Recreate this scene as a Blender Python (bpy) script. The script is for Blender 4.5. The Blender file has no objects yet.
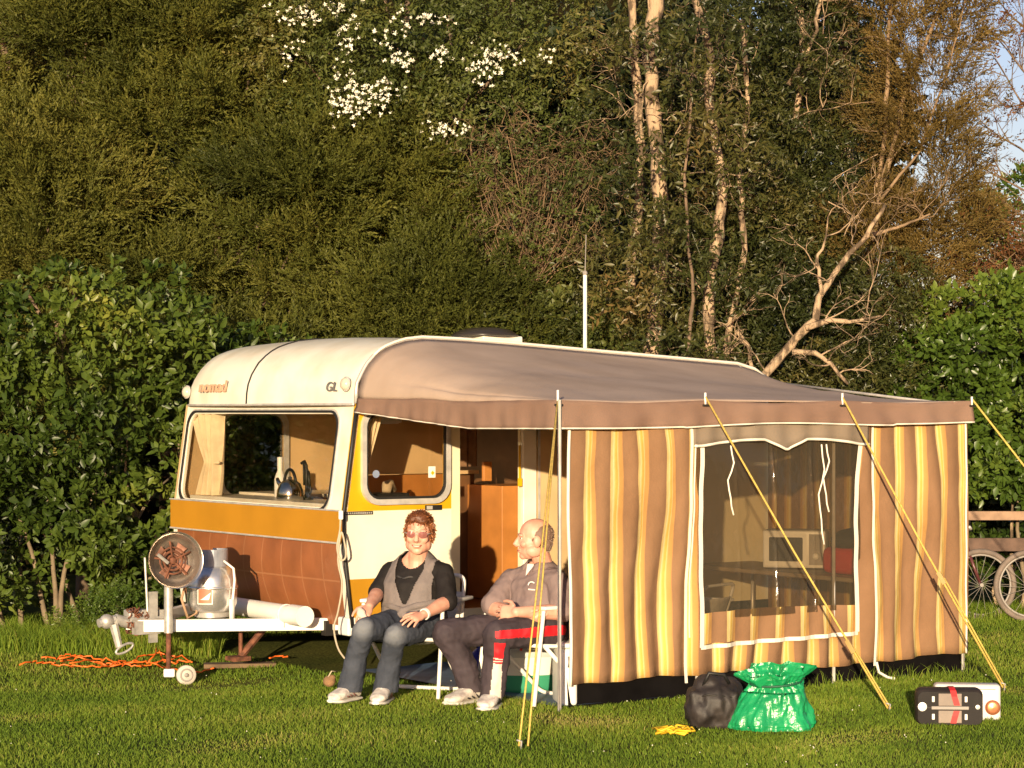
import bpy, bmesh, math, random
import numpy as np
from mathutils import Vector, Matrix, Euler, noise as mnoise
random.seed(7)
RNG = np.random.default_rng(11)
R = math.radians
scene = bpy.context.scene
COL = scene.collection

# ------------------------------------------------------------------ frame of the pitch
F_PX, CX, HZ, H = 2260.0, 512.0, 412.0, 1.7
TH = R(34.6)
LX = Vector((math.cos(TH), math.sin(TH), 0))      # along the caravan
WX = Vector((-math.sin(TH), math.cos(TH), 0))     # across the caravan, away from the awning
C0 = Vector((-1.1069506, 14.8497197, 0))          # front near-side corner of the caravan
DEP = 2.43                                        # depth of the awning
CAMP = Vector((0, 0, H))

def ray(px, py): return Vector(((px - CX) / F_PX, 1.0, (HZ - py) / F_PX))
def w(px, py, D): return CAMP + ray(px, py) * D           # world point at distance D
def loc(p):                                               # world -> caravan frame
    d = p - C0
    return Vector((d.dot(LX), d.dot(WX), p.z))
def wl(x, y, z=0.0): 
    v = C0 + LX * x + WX * y
    return Vector((v.x, v.y, z))
def onp(px, py, p0, n):                                   # caravan-frame point on a plane given in that frame
    o = loc(CAMP); r = ray(px, py)
    d = Vector((r.dot(LX), r.dot(WX), r.z))
    t = (Vector(p0) - o).dot(Vector(n)) / d.dot(Vector(n))
    return o + d * t
def ony(px, py, y): return onp(px, py, (0, y, 0), (0, 1, 0))
def onx(px, py, x): return onp(px, py, (x, 0, 0), (1, 0, 0))
def ong(px, py): 
    r = ray(px, py); return CAMP + r * (-H / r.z)

# ------------------------------------------------------------------ objects
def tag(o, label=None, cat=None, group=None, kind=None):
    if label: o['label'] = label
    if cat: o['category'] = cat
    if group: o['group'] = group
    if kind: o['kind'] = kind
    return o

def thing(name, label, cat, at=(0, 0, 0), rotz=0.0, group=None):
    o = bpy.data.objects.new(name, None)
    o.empty_display_size = 0.2
    COL.objects.link(o)
    o.location = at
    o.rotation_euler = (0, 0, rotz)
    return tag(o, label, cat, group)

def copy_thing(o, at, rotz, label, group=None):
    c = o.copy(); COL.objects.link(c)
    c.location = at; c.rotation_euler = (0, 0, rotz)
    c['label'] = label
    if group: c['group'] = group
    def rec(src, dst):
        for ch in src.children:
            d = ch.copy(); COL.objects.link(d); d.parent = dst
            rec(ch, d)
    rec(o, c)
    return c

class MB:
    """collects shapes, links them as one mesh object"""
    def __init__(s): s.v = []; s.f = []; s.m = []; s.uv = None
    def add(s, vs, fs, m=0):
        b = len(s.v)
        s.v += [tuple(p) for p in vs]
        s.f += [tuple(i + b for i in f) for f in fs]
        s.m += [m] * len(fs)
        return b
    def box(s, c, d, rot=None, m=0, bev=0.0):
        x, y, z = d[0] / 2, d[1] / 2, d[2] / 2
        if bev <= 0:
            vs = [Vector(p) for p in ((-x,-y,-z),(x,-y,-z),(x,y,-z),(-x,y,-z),(-x,-y,z),(x,-y,z),(x,y,z),(-x,y,z))]
            fs = [(0,3,2,1),(4,5,6,7),(0,1,5,4),(1,2,6,5),(2,3,7,6),(3,0,4,7)]
        else:
            bm = bmesh.new(); bmesh.ops.create_cube(bm, size=1)
            for v in bm.verts: v.co = Vector((v.co.x * d[0], v.co.y * d[1], v.co.z * d[2]))
            bmesh.ops.bevel(bm, geom=bm.edges[:], offset=bev, segments=3, affect='EDGES', profile=0.5)
            bm.verts.index_update()
            vs = [v.co.copy() for v in bm.verts]; fs = [tuple(v.index for v in f.verts) for f in bm.faces]
            bm.free()
        M = Matrix.Identity(3) if rot is None else (rot if isinstance(rot, Matrix) else Euler(rot).to_matrix())
        s.add([M @ v + Vector(c) for v in vs], fs, m)
        return s
    def tube(s, pts, r, n=8, m=0, cap=True, closed=False, flat=1.0):
        pts = [Vector(p) for p in pts]
        k = len(pts)
        rs = [r] * k if isinstance(r, (int, float)) else list(r)
        vs = []; up = None
        for i, p in enumerate(pts):
            if closed: t = pts[(i + 1) % k] - pts[i - 1]
            else: t = pts[min(i + 1, k - 1)] - pts[max(i - 1, 0)]
            if t.length < 1e-9: t = Vector((0, 0, 1))
            t.normalize()
            if up is None:
                a = Vector((0, 0, 1)) if abs(t.z) < 0.9 else Vector((1, 0, 0))
                up = (a - t * a.dot(t)).normalized()
            else:
                up = up - t * up.dot(t)
                up = up.normalized() if up.length > 1e-6 else t.orthogonal().normalized()
            sd = t.cross(up)
            for j in range(n):
                a = 2 * math.pi * j / n
                vs.append(p + (sd * math.cos(a) + up * math.sin(a) * flat) * rs[i])
        fs = []
        for i in range(k if closed else k - 1):
            for j in range(n):
                a, b = i * n + j, i * n + (j + 1) % n
                c, d = ((i + 1) % k) * n + (j + 1) % n, ((i + 1) % k) * n + j
                fs.append((a, b, c, d))
        if cap and not closed:
            fs.append(tuple(range(n))[::-1]); fs.append(tuple((k - 1) * n + j for j in range(n)))
        s.add(vs, fs, m)
        return s
    def lathe(s, prof, at=(0, 0, 0), axis=(0, 0, 1), n=28, m=0):
        q = Vector((0, 0, 1)).rotation_difference(Vector(axis).normalized()).to_matrix()
        vs = []; fs = []
        for (r, z) in prof:
            for j in range(n):
                a = 2 * math.pi * j / n
                vs.append(q @ Vector((r * math.cos(a), r * math.sin(a), z)) + Vector(at))
        for i in range(len(prof) - 1):
            for j in range(n):
                fs.append((i * n + j, i * n + (j + 1) % n, (i + 1) * n + (j + 1) % n, (i + 1) * n + j))
        if prof[0][0] > 1e-4: fs.append(tuple(range(n))[::-1])
        if prof[-1][0] > 1e-4: fs.append(tuple((len(prof) - 1) * n + j for j in range(n)))
        s.add(vs, fs, m)
        return s
    def ball(s, c, r, nu=14, nv=10, m=0, M=None):
        r = (r, r, r) if isinstance(r, (int, float)) else r
        vs = []; fs = []
        for i in range(nv + 1):
            ph = math.pi * i / nv
            for j in range(nu):
                a = 2 * math.pi * j / nu
                p = Vector((r[0] * math.sin(ph) * math.cos(a), r[1] * math.sin(ph) * math.sin(a), r[2] * math.cos(ph)))
                if M is not None: p = M @ p
                vs.append(p + Vector(c))
        for i in range(nv):
            for j in range(nu):
                fs.append((i * nu + j, (i + 1) * nu + j, (i + 1) * nu + (j + 1) % nu, i * nu + (j + 1) % nu))
        s.add(vs, fs, m)
        return s
    def grid(s, fn, nu, nv, m=0, uvfn=None, skip=None):
        """fn(u,v) with u,v in 0..1"""
        vs = [fn(i / nu, j / nv) for j in range(nv + 1) for i in range(nu + 1)]
        fs = []
        for j in range(nv):
            for i in range(nu):
                if skip and skip((i + .5) / nu, (j + .5) / nv): continue
                a = j * (nu + 1) + i
                fs.append((a, a + 1, a + nu + 2, a + nu + 1))
        b = s.add(vs, fs, m)
        if uvfn:
            if s.uv is None: s.uv = {}
            q = 0
            for j in range(nv + 1):
                for i in range(nu + 1):
                    s.uv[b + q] = uvfn(i / nu, j / nv); q += 1
        return s
    def ring(s, outer, holes, fmap, t, m=0):
        """flat panel with holes: 2D loops, fmap(u,v,w) -> point, w from 0 to t"""
        bm = bmesh.new(); loops = []
        for lp in [outer] + list(holes):
            vv = [bm.verts.new((p[0], p[1], 0)) for p in lp]
            for i in range(len(vv)): bm.edges.new((vv[i], vv[(i + 1) % len(vv)]))
            loops.append(len(vv))
        bm.verts.index_update()
        bmesh.ops.triangle_fill(bm, use_beauty=True, use_dissolve=False, edges=bm.edges[:], normal=(0, 0, 1))
        bm.verts.index_update()
        co = [v.co.copy() for v in bm.verts]
        fs = [tuple(v.index for v in f.verts) for f in bm.faces]
        bm.free(); n = len(co)
        vs = [fmap(c.x, c.y, 0.0) for c in co] + [fmap(c.x, c.y, t) for c in co]
        ff = [f for f in fs] + [tuple(i + n for i in f[::-1]) for f in fs]
        b = 0
        for k in loops:
            for i in range(k):
                a, c = b + i, b + (i + 1) % k
                ff.append((a, a + n, c + n, c))
            b += k
        s.add(vs, ff, m)
        return s
    def build(s, name, mats, parent=None, smooth=False, angle=None, recalc=True, off=None):
        me = bpy.data.meshes.new(name)
        vv = s.v if off is None else [(p[0] - off[0], p[1] - off[1], p[2] - off[2]) for p in s.v]
        me.from_pydata(vv, [], s.f)
        if not isinstance(mats, (list, tuple)): mats = [mats]
        for mt in mats: me.materials.append(mt)
        if len(mats) > 1: me.polygons.foreach_set('material_index', s.m)
        if s.uv is not None:
            ul = me.uv_layers.new(name='UVMap')
            for lp in me.loops:
                ul.data[lp.index].uv = s.uv.get(lp.vertex_index, (0, 0))
        if recalc:
            bm = bmesh.new(); bm.from_mesh(me)
            bmesh.ops.recalc_face_normals(bm, faces=bm.faces[:])
            bm.to_mesh(me); bm.free()
        if smooth:
            me.polygons.foreach_set('use_smooth', [True] * len(me.polygons))
            if angle is not None: me.set_sharp_from_angle(angle=R(angle))
        me.update()
        o = bpy.data.objects.new(name, me); COL.objects.link(o)
        if parent is not None: o.parent = parent
        return o

def rrect(x0, y0, x1, y1, r, n=5):
    pts = []
    for (cx, cy, a0) in ((x1 - r, y0 + r, -90), (x1 - r, y1 - r, 0), (x0 + r, y1 - r, 90), (x0 + r, y0 + r, 180)):
        for i in range(n + 1):
            a = R(a0 + 90 * i / n)
            pts.append((cx + r * math.cos(a), cy + r * math.sin(a)))
    return pts

def fast_mesh(name, V, Fa, mats, parent=None, var=None, smooth=False, off=None):
    """numpy triangles -> mesh object"""
    V = np.asarray(V, np.float32); Fa = np.asarray(Fa, np.int32)
    if off is not None: V = V - np.array(off, np.float32)
    me = bpy.data.meshes.new(name)
    me.vertices.add(len(V)); me.vertices.foreach_set('co', V.ravel())
    me.loops.add(Fa.size); me.loops.foreach_set('vertex_index', Fa.ravel())
    me.polygons.add(len(Fa))
    k = Fa.shape[1]
    me.polygons.foreach_set('loop_start', np.arange(0, Fa.size, k, dtype=np.int32))
    me.polygons.foreach_set('loop_total', np.full(len(Fa), k, np.int32))
    if smooth: me.polygons.foreach_set('use_smooth', np.ones(len(Fa), bool))
    me.update(calc_edges=True)
    if var is not None:
        at = me.attributes.new('var', 'FLOAT', 'POINT'); at.data.foreach_set('value', np.asarray(var, np.float32))
    for mt in (mats if isinstance(mats, (list, tuple)) else [mats]): me.materials.append(mt)
    o = bpy.data.objects.new(name, me); COL.objects.link(o)
    if parent is not None: o.parent = parent
    return o

# ------------------------------------------------------------------ materials
def newmat(name):
    m = bpy.data.materials.new(name); m.use_nodes = True
    nt = m.node_tree
    return m, nt, nt.nodes['Principled BSDF'], nt.nodes['Material Output']

def rgb(c): return (c[0], c[1], c[2], 1.0)

def M(name, col, rough=0.5, metal=0.0, var=0.12, scale=6.0, bump=0.0, bscale=40.0, spec=0.5, dirt=None, sheen=0.0, coat=0.0):
    """painted / plastic / cloth surface with slight uneven tone"""
    m, nt, bs, out = newmat(name)
    tc = nt.nodes.new('ShaderNodeTexCoord')
    nz = nt.nodes.new('ShaderNodeTexNoise'); nz.inputs['Scale'].default_value = scale; nz.inputs['Detail'].default_value = 6
    nt.links.new(tc.outputs['Object'], nz.inputs['Vector'])
    rp = nt.nodes.new('ShaderNodeValToRGB')
    d = dirt if dirt else tuple(c * (1 - 2.2 * var) for c in col)
    rp.color_ramp.elements[0].position = 0.3; rp.color_ramp.elements[0].color = rgb(d)
    rp.color_ramp.elements[1].position = 0.62; rp.color_ramp.elements[1].color = rgb(col)
    nt.links.new(nz.outputs['Fac'], rp.inputs['Fac'])
    nt.links.new(rp.outputs['Color'], bs.inputs['Base Color'])
    bs.inputs['Roughness'].default_value = rough; bs.inputs['Metallic'].default_value = metal
    bs.inputs['Specular IOR Level'].default_value = spec
    if sheen: bs.inputs['Sheen Weight'].default_value = sheen
    if coat: bs.inputs['Coat Weight'].default_value = coat
    if bump:
        n2 = nt.nodes.new('ShaderNodeTexNoise'); n2.inputs['Scale'].default_value = bscale; n2.inputs['Detail'].default_value = 4
        nt.links.new(tc.outputs['Object'], n2.inputs['Vector'])
        bp = nt.nodes.new('ShaderNodeBump'); bp.inputs['Strength'].default_value = bump; bp.inputs['Distance'].default_value = 0.01
        nt.links.new(n2.outputs['Fac'], bp.inputs['Height']); nt.links.new(bp.outputs['Normal'], bs.inputs['Normal'])
    return m

def leaf_mat(name, stops, rough=0.5, trans=0.25, spec=0.4):
    m, nt, bs, out = newmat(name)
    at = nt.nodes.new('ShaderNodeAttribute'); at.attribute_name = 'var'
    rp = nt.nodes.new('ShaderNodeValToRGB')
    els = rp.color_ramp.elements
    while len(els) < len(stops): els.new(0.5)
    for e, (p, c) in zip(els, stops): e.position = p; e.color = rgb(c)
    nt.links.new(at.outputs['Fac'], rp.inputs['Fac'])
    nt.links.new(rp.outputs['Color'], bs.inputs['Base Color'])
    bs.inputs['Roughness'].default_value = rough; bs.inputs['Specular IOR Level'].default_value = spec
    if trans:
        tr = nt.nodes.new('ShaderNodeBsdfTranslucent'); nt.links.new(rp.outputs['Color'], tr.inputs['Color'])
        mx = nt.nodes.new('ShaderNodeMixShader'); mx.inputs[0].default_value = trans
        nt.links.new(bs.outputs[0], mx.inputs[1]); nt.links.new(tr.outputs[0], mx.inputs[2])
        nt.links.new(mx.outputs[0], out.inputs['Surface'])
    return m

def glass_mat(name, tint, refl=1.0, rough=0.02, haze=0.0, hazecol=(.5, .45, .38), bump=0.0):
    m, nt, bs, out = newmat(name)
    nt.nodes.remove(bs)
    tr = nt.nodes.new('ShaderNodeBsdfTransparent'); tr.inputs[0].default_value = rgb(tint)
    gl = nt.nodes.new('ShaderNodeBsdfGlossy'); gl.inputs['Roughness'].default_value = rough
    lw = nt.nodes.new('ShaderNodeLayerWeight'); lw.inputs['Blend'].default_value = .5
    pw_ = nt.nodes.new('ShaderNodeMath'); pw_.operation = 'POWER'; pw_.inputs[1].default_value = 5
    nt.links.new(lw.outputs['Facing'], pw_.inputs[0])
    fr = nt.nodes.new('ShaderNodeMath'); fr.operation = 'MULTIPLY_ADD'; fr.inputs[1].default_value = .9; fr.inputs[2].default_value = .035
    nt.links.new(pw_.outputs[0], fr.inputs[0])
    mx = nt.nodes.new('ShaderNodeMixShader')
    nt.links.new(fr.outputs[0], mx.inputs[0]); nt.links.new(tr.outputs[0], mx.inputs[1]); nt.links.new(gl.outputs[0], mx.inputs[2])
    last = mx
    if haze:
        df = nt.nodes.new('ShaderNodeBsdfDiffuse'); df.inputs[0].default_value = rgb(hazecol)
        m2 = nt.nodes.new('ShaderNodeMixShader'); m2.inputs[0].default_value = haze
        nt.links.new(mx.outputs[0], m2.inputs[1]); nt.links.new(df.outputs[0], m2.inputs[2]); last = m2
    if bump:
        tc = nt.nodes.new('ShaderNodeTexCoord'); mp = nt.nodes.new('ShaderNodeMapping')
        mp.inputs['Scale'].default_value = (9, 9, 2.2)
        nz = nt.nodes.new('ShaderNodeTexNoise'); nz.inputs['Scale'].default_value = 2.2; nz.inputs['Detail'].default_value = 3
        nt.links.new(tc.outputs['Object'], mp.inputs[0]); nt.links.new(mp.outputs[0], nz.inputs['Vector'])
        bp = nt.nodes.new('ShaderNodeBump'); bp.inputs['Strength'].default_value = bump; bp.inputs['Distance'].default_value = 0.03
        nt.links.new(nz.outputs['Fac'], bp.inputs['Height'])
        nt.links.new(bp.outputs['Normal'], gl.inputs['Normal']); nt.links.new(bp.outputs['Normal'], lw.inputs['Normal'])
    nt.links.new(last.outputs[0], out.inputs['Surface'])
    return m
# ------------------------------------------------------------------ camera, light, sky
cam = bpy.data.cameras.new('camera'); camo = bpy.data.objects.new('camera', cam); COL.objects.link(camo)
camo.location = CAMP; camo.rotation_euler = (R(90), 0, 0)
cam.sensor_width = 36.0; cam.lens = F_PX / 1024 * 36.0
cam.shift_y = (HZ - 384) / 1024.0
cam.clip_end = 400
scene.camera = camo

SUN_AZ, SUN_EL = R(7.5), R(7.8)      # the light travels away from the camera, slightly to the right
sd = Vector((math.sin(SUN_AZ) * math.cos(SUN_EL), math.cos(SUN_AZ) * math.cos(SUN_EL), -math.sin(SUN_EL)))
sl = bpy.data.lights.new('sun', 'SUN'); sl.energy = 5.0; sl.angle = R(0.5); sl.color = (1.0, 0.80, 0.53)
so = bpy.data.objects.new('sun', sl); COL.objects.link(so)
so.rotation_euler = sd.to_track_quat('-Z', 'Y').to_euler()
wd = bpy.data.worlds.new('World'); scene.world = wd; wd.use_nodes = True
nt = wd.node_tree; bg = nt.nodes['Background']
sky = nt.nodes.new('ShaderNodeTexSky'); sky.sky_type = 'NISHITA'; sky.sun_disc = False
sky.sun_elevation = SUN_EL; sky.sun_rotation = math.pi + SUN_AZ
sky.air_density = 1.0; sky.dust_density = 0.6; sky.ozone_density = 2.0
tint = nt.nodes.new('ShaderNodeMix'); tint.data_type = 'RGBA'; tint.blend_type = 'MULTIPLY'; tint.inputs[0].default_value = 1; tint.inputs[7].default_value = (1.22, .95, 1.04, 1)
nt.links.new(sky.outputs[0], tint.inputs[6]); nt.links.new(tint.outputs[2], bg.inputs[0]); bg.inputs[1].default_value = 0.11
vs = scene.view_settings
vs.view_transform = 'Standard'; vs.look = 'None'; vs.exposure = 0.70; vs.gamma = 1.0; vs.use_curve_mapping = False
scene.cycles.max_bounces = 8; scene.cycles.transparent_max_bounces = 16

# ------------------------------------------------------------------ ground
def gz(x, y):
    d = math.hypot(x + 2.3, (y - 15.0) * 0.8)
    return -0.11 * math.exp(-(d / 1.3) ** 2)

def ground_material():
    m, nt, bs, out = newmat('lawn_soil')
    tc = nt.nodes.new('ShaderNodeTexCoord')
    n1 = nt.nodes.new('ShaderNodeTexNoise'); n1.inputs['Scale'].default_value = 1.3; n1.inputs['Detail'].default_value = 8
    n2 = nt.nodes.new('ShaderNodeTexNoise'); n2.inputs['Scale'].default_value = 60; n2.inputs['Detail'].default_value = 5
    nt.links.new(tc.outputs['Object'], n1.inputs['Vector']); nt.links.new(tc.outputs['Object'], n2.inputs['Vector'])
    r1 = nt.nodes.new('ShaderNodeValToRGB')
    r1.color_ramp.elements[0].color = (.085, .105, .016, 1); r1.color_ramp.elements[0].position = .3
    r1.color_ramp.elements[1].color = (.17, .165, .036, 1); r1.color_ramp.elements[1].position = .7
    nt.links.new(n1.outputs['Fac'], r1.inputs['Fac'])
    r2 = nt.nodes.new('ShaderNodeValToRGB')
    r2.color_ramp.elements[0].color = (.25, .25, .25, 1); r2.color_ramp.elements[0].position = .35
    r2.color_ramp.elements[1].color = (1, 1, 1, 1); r2.color_ramp.elements[1].position = .65
    nt.links.new(n2.outputs['Fac'], r2.inputs['Fac'])
    mx = nt.nodes.new('ShaderNodeMix'); mx.data_type = 'RGBA'; mx.blend_type = 'MULTIPLY'; mx.inputs[0].default_value = 1
    nt.links.new(r1.outputs[0], mx.inputs[6]); nt.links.new(r2.outputs[0], mx.inputs[7])
    nt.links.new(mx.outputs[2], bs.inputs['Base Color'])
    bs.inputs['Roughness'].default_value = .95; bs.inputs['Specular IOR Level'].default_value = .1
    return m
mb = MB()
xs = [-150, -60, -30, -15] + [-8 + .5 * i for i in range(33)] + [15, 30, 60, 150]
ys = [-40, 0, 6] + [9 + .5 * i for i in range(25)] + [24, 30, 60, 250]
vsg = [(x, y, gz(x, y)) for y in ys for x in xs]
nx = len(xs)
mb.add(vsg, [(j * nx + i, j * nx + i + 1, (j + 1) * nx + i + 1, (j + 1) * nx + i) for j in range(len(ys) - 1) for i in range(nx - 1)])
tag(mb.build('ground', ground_material(), smooth=True), kind='structure')

# dark bank added behind the trees to shut out the sky, lower at right
def bank_h(x):
    return 8.5 / (1 + math.exp((x - 5.2) / 0.55)) + .6
mb = MB()
def bank(u, v):
    x = -22 + 44 * u; y = 23.5 + 14 * v + .5 * math.sin(x * 1.3)
    return Vector((x, y, -.2 + bank_h(x + v * 2) * min(1, v * 1.6) ** .8 + .25 * math.sin(x * 2.1 + v * 9)))
mb.grid(bank, 90, 16)
tag(mb.build('added_bank', M('leaf_litter', (.018, .014, .006), 1.0, var=.3, scale=3, bump=.6, bscale=6, spec=0.0), smooth=True), kind='structure')

# ------------------------------------------------------------------ foliage tools
def inst(protos, pos, rot, sc, pick=None):
    """place triangle prototypes: returns V, F, instance index per vertex"""
    pos = np.asarray(pos, float); N = len(pos)
    if pick is None: pick = RNG.integers(0, len(protos), N)
    Vs = []; Fs = []; Id = []; b = 0
    for k, (pv, pf) in enumerate(protos):
        ix = np.nonzero(pick == k)[0]
        if len(ix) == 0: continue
        P = np.einsum('nij,vj->nvi', rot[ix], pv) * sc[ix][:, None, None] + pos[ix][:, None, :]
        n = len(ix); kv = len(pv)
        Vs.append(P.reshape(-1, 3)); Id.append(np.repeat(ix, kv))
        Fs.append((pf[None] + (np.arange(n) * kv)[:, None, None]).reshape(-1, 3) + b); b += n * kv
    return np.concatenate(Vs), np.concatenate(Fs), np.concatenate(Id)

def rots(dirs, spin=None):
    """matrices with +Z along dirs, random spin"""
    d = np.asarray(dirs, float); d = d / np.linalg.norm(d, axis=1, keepdims=True)
    N = len(d)
    a = np.where(np.abs(d[:, 2:3]) < .9, np.array([[0, 0, 1.]]), np.array([[1., 0, 0]]))
    x = np.cross(a, d); x /= np.linalg.norm(x, axis=1, keepdims=True)
    y = np.cross(d, x)
    s = RNG.uniform(0, 2 * np.pi, N) if spin is None else spin
    c, q = np.cos(s)[:, None], np.sin(s)[:, None]
    return np.stack([x * c + y * q, -x * q + y * c, d], axis=2)

def cat(parts):
    V = []; F_ = []; b = 0
    for v, f in parts:
        V.append(v); F_.append(f + b); b += len(v)
    return np.concatenate(V), np.concatenate(F_)

def leafproto(L, wd_, fold=.25, curl=.15):
    v = np.array([[0,0,0],[-wd_,.0,.36*L],[-.72*wd_,.0,.70*L],[0,0,L],[.72*wd_,0,.70*L],[wd_,0,.36*L],[0,0,.55*L]], float)
    v[:, 1] = fold * np.abs(v[:, 0]) - curl * v[:, 2] ** 2 / L
    f = np.array([[0,5,6],[5,4,6],[4,3,6],[3,2,6],[2,1,6],[1,0,6]])
    return v, f
def diamond(L, wd_):
    return np.array([[0,0,0],[-wd_,0,.45*L],[0,0,L],[wd_,0,.45*L]], float), np.array([[0,3,2],[0,2,1]])

def apply(vf, d, p, s=1.0, spin=None):
    r = rots(np.array([d], float), None if spin is None else np.array([spin]))[0]
    return vf[0] @ r.T * s + np.array(p), vf[1]

def rosette(n=8, L=.11, wd_=.021):
    out = []
    for i in range(n):
        a = i * 2.4 + random.random() * .5; el = random.uniform(.1, 1.1)
        d = (math.cos(a) * math.cos(el), math.sin(a) * math.cos(el), math.sin(el))
        out.append(apply(leafproto(L, wd_), d, (d[0] * .01, d[1] * .01, -i * .012), random.uniform(.7, 1.1)))
    return cat(out)

def plume(nt_=20, nl=15, droop=.2, lw=.0055, ll=.030):
    """one feathery shoot about 1 long along +Z"""
    out = []
    for k in range(nt_):
        t = .08 + .92 * k / nt_
        a = random.random() * 6.283
        base = np.array([.05 * math.sin(t * 3), 0, t * .75])
        el = .65 + .5 * t + random.uniform(-.25, .2)
        d = np.array([math.cos(a) * math.cos(el), math.sin(a) * math.cos(el), math.sin(el)])
        ln = (.52 - .28 * t) * random.uniform(.7, 1.2)
        tip = base + d * ln
        s = np.cross(d, [0, 0, 1.]); s /= np.linalg.norm(s) + 1e-9
        out.append((np.array([base - s * .004, base + s * .004, tip]), np.array([[0, 1, 2]])))
        for j in range(nl):
            q = (j + 1) / nl
            p = base + d * ln * q
            ld = d * 1.0 + np.array([random.gauss(0, .36), random.gauss(0, .36), random.gauss(.12, .36)])
            out.append(apply(diamond(ll * 2 * random.uniform(.7, 1.2), lw * 2), ld, p))
    return cat(out)

def hang(nl=16, L=.085, wd_=.013, ln=.4):
    """twig with narrow leaves"""
    out = []
    for j in range(nl):
        t = j / nl
        p = np.array([.06 * math.sin(t * 2.5), .05 * t * t, ln * t])
        a = j * 2.4; 
        d = np.array([math.cos(a), math.sin(a), random.uniform(-.1, .9)]) + np.array([0, 0, .2])
        out.append(apply(leafproto(L, wd_), d, p, random.uniform(.65, 1.15)))
    out.append((np.array([[-.004,0,0],[.004,0,0],[.06*math.sin(2.5), .05, ln]]), np.array([[0,1,2]])))
    return cat(out)

ROS = [rosette(random.choice((5, 6, 7, 8)), random.uniform(.075, .105), random.uniform(.020, .026)) for _ in range(8)]
ROSB = [rosette(random.choice((6, 7, 8)), .078, .021) for _ in range(5)]
PLU = [plume() for _ in range(6)]
HANG = [hang() for _ in range(5)]
SMALL = [hang(14, .055, .011, .25) for _ in range(4)]

def lobe_points(lobes, dens, shell=.55, up=.35, front=True):
    """points and outward directions over a set of ellipsoid lobes (centre, radii)"""
    P = []; D = []
    for (c, r) in lobes:
        c = np.array(c); r = np.array(r if not isinstance(r, (int, float)) else (r, r, r), float)
        area = 4 * math.pi * ((r[0]*r[1]) ** 1.6 / 3 + (r[0]*r[2]) ** 1.6 / 3 + (r[1]*r[2]) ** 1.6 / 3) ** (1 / 1.6)
        n = max(4, int(area * dens))
        u = RNG.normal(size=(n, 3)); u /= np.linalg.norm(u, axis=1, keepdims=True)
        if front:                      # fewer on the far side
            flip = (u[:, 1] > .35) & (RNG.random(n) < .7); u[flip, 1] *= -1
        k = shell + (1 - shell) * RNG.random(n) ** .6
        P.append(c + u * r * k[:, None])
        d = u + np.array([0, 0, up]) + RNG.normal(scale=.3, size=(n, 3)); D.append(d)
    return np.concatenate(P), np.concatenate(D)

def foliage(name, protos, P, D, size, mat, parent, off, vmin=0.0, vmax=1.0, jit=.25):
    N = len(P)
    V, Fc, Id = inst(protos, P, rots(D), RNG.uniform(1 - jit, 1 + jit, N) * size)
    lc = np.sin(P[:, 0] * 5.1 + P[:, 2] * 3.3) * np.sin(P[:, 2] * 6.1 - P[:, 0] * 2.2 + P[:, 1] * 3)
    clump = .5 + .2 * lc + .4 * np.sin(P[:, 0] * 2.3 + 1.1 * np.sin(P[:, 2] * 1.9)) * np.sin(P[:, 2] * 2.7 + P[:, 1])
    va = np.clip(vmin + (vmax - vmin) * (.35 * RNG.random(N) + .65 * clump), 0, 1)
    return fast_mesh(name, V, Fc, mat, parent, var=va[Id], off=off)

def wander(p, d, n, step, wob, grav=0.0):
    pts = [Vector(p)]; d = Vector(d).normalized()
    for i in range(n):
        d = (d + Vector((random.gauss(0, wob), random.gauss(0, wob), random.gauss(0, wob) + grav))).normalized()
        pts.append(pts[-1] + d * step)
    return pts

def twigs(mb, p, d, length, r, depth, wob=.16, grav=0.0, kids=3, sides=4):
    n = 7
    pts = wander(p, d, n, length / n, wob, grav)
    mb.tube(pts, [r * (1 - .75 * i / n) for i in range(n + 1)], sides if depth else 3, cap=False)
    if depth <= 0: return pts
    for k in range(kids):
        i = random.randint(2, n)
        dd = (pts[i] - pts[i - 1]).normalized() + Vector((random.gauss(0, .6), random.gauss(0, .6), random.gauss(0.1, .55)))
        twigs(mb, pts[i], dd, length * random.uniform(.4, .7), r * .5 * (1 - .5 * i / n) + .0015, depth - 1, wob, grav, kids, sides)
    return pts
# ------------------------------------------------------------------ leaf and bark materials
ML_hedge = leaf_mat('glossy_leaf', [(0, (.018, .036, .006)), (.4, (.045, .075, .011)), (.75, (.095, .135, .020)), (1, (.21, .225, .035))], .40, .2, .32)
ML_kanuka = leaf_mat('feathery_leaf', [(0, (.036, .046, .008)), (.4, (.090, .100, .016)), (.75, (.150, .148, .026)), (1, (.21, .165, .040))], .6, .25, .25)
ML_gum = leaf_mat('drooping_leaf', [(0, (.016, .024, .007)), (.45, (.046, .056, .014)), (.8, (.100, .092, .024)), (1, (.20, .125, .045))], .40, .2, .4)
ML_fir = leaf_mat('ochre_feathery_leaf', [(0, (.090, .065, .018)), (.5, (.145, .098, .024)), (.85, (.20, .135, .036)), (1, (.22, .11, .045))], .6, .25, .3)
ML_bright = leaf_mat('bright_leaf', [(0, (.035, .065, .010)), (.5, (.080, .135, .018)), (1, (.175, .225, .034))], .35, .3, .45)
ML_flower = leaf_mat('flowering_leaf', [(0, (.040, .058, .014)), (.6, (.095, .115, .024)), (1, (.18, .155, .045))], .5, .25, .35)
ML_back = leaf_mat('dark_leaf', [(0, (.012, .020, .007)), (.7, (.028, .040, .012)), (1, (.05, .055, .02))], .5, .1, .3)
ML_rust = leaf_mat('dry_leaf', [(0, (.09, .035, .014)), (.6, (.15, .065, .025)), (1, (.10, .11, .03))], .7, .2, .2)
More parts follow.
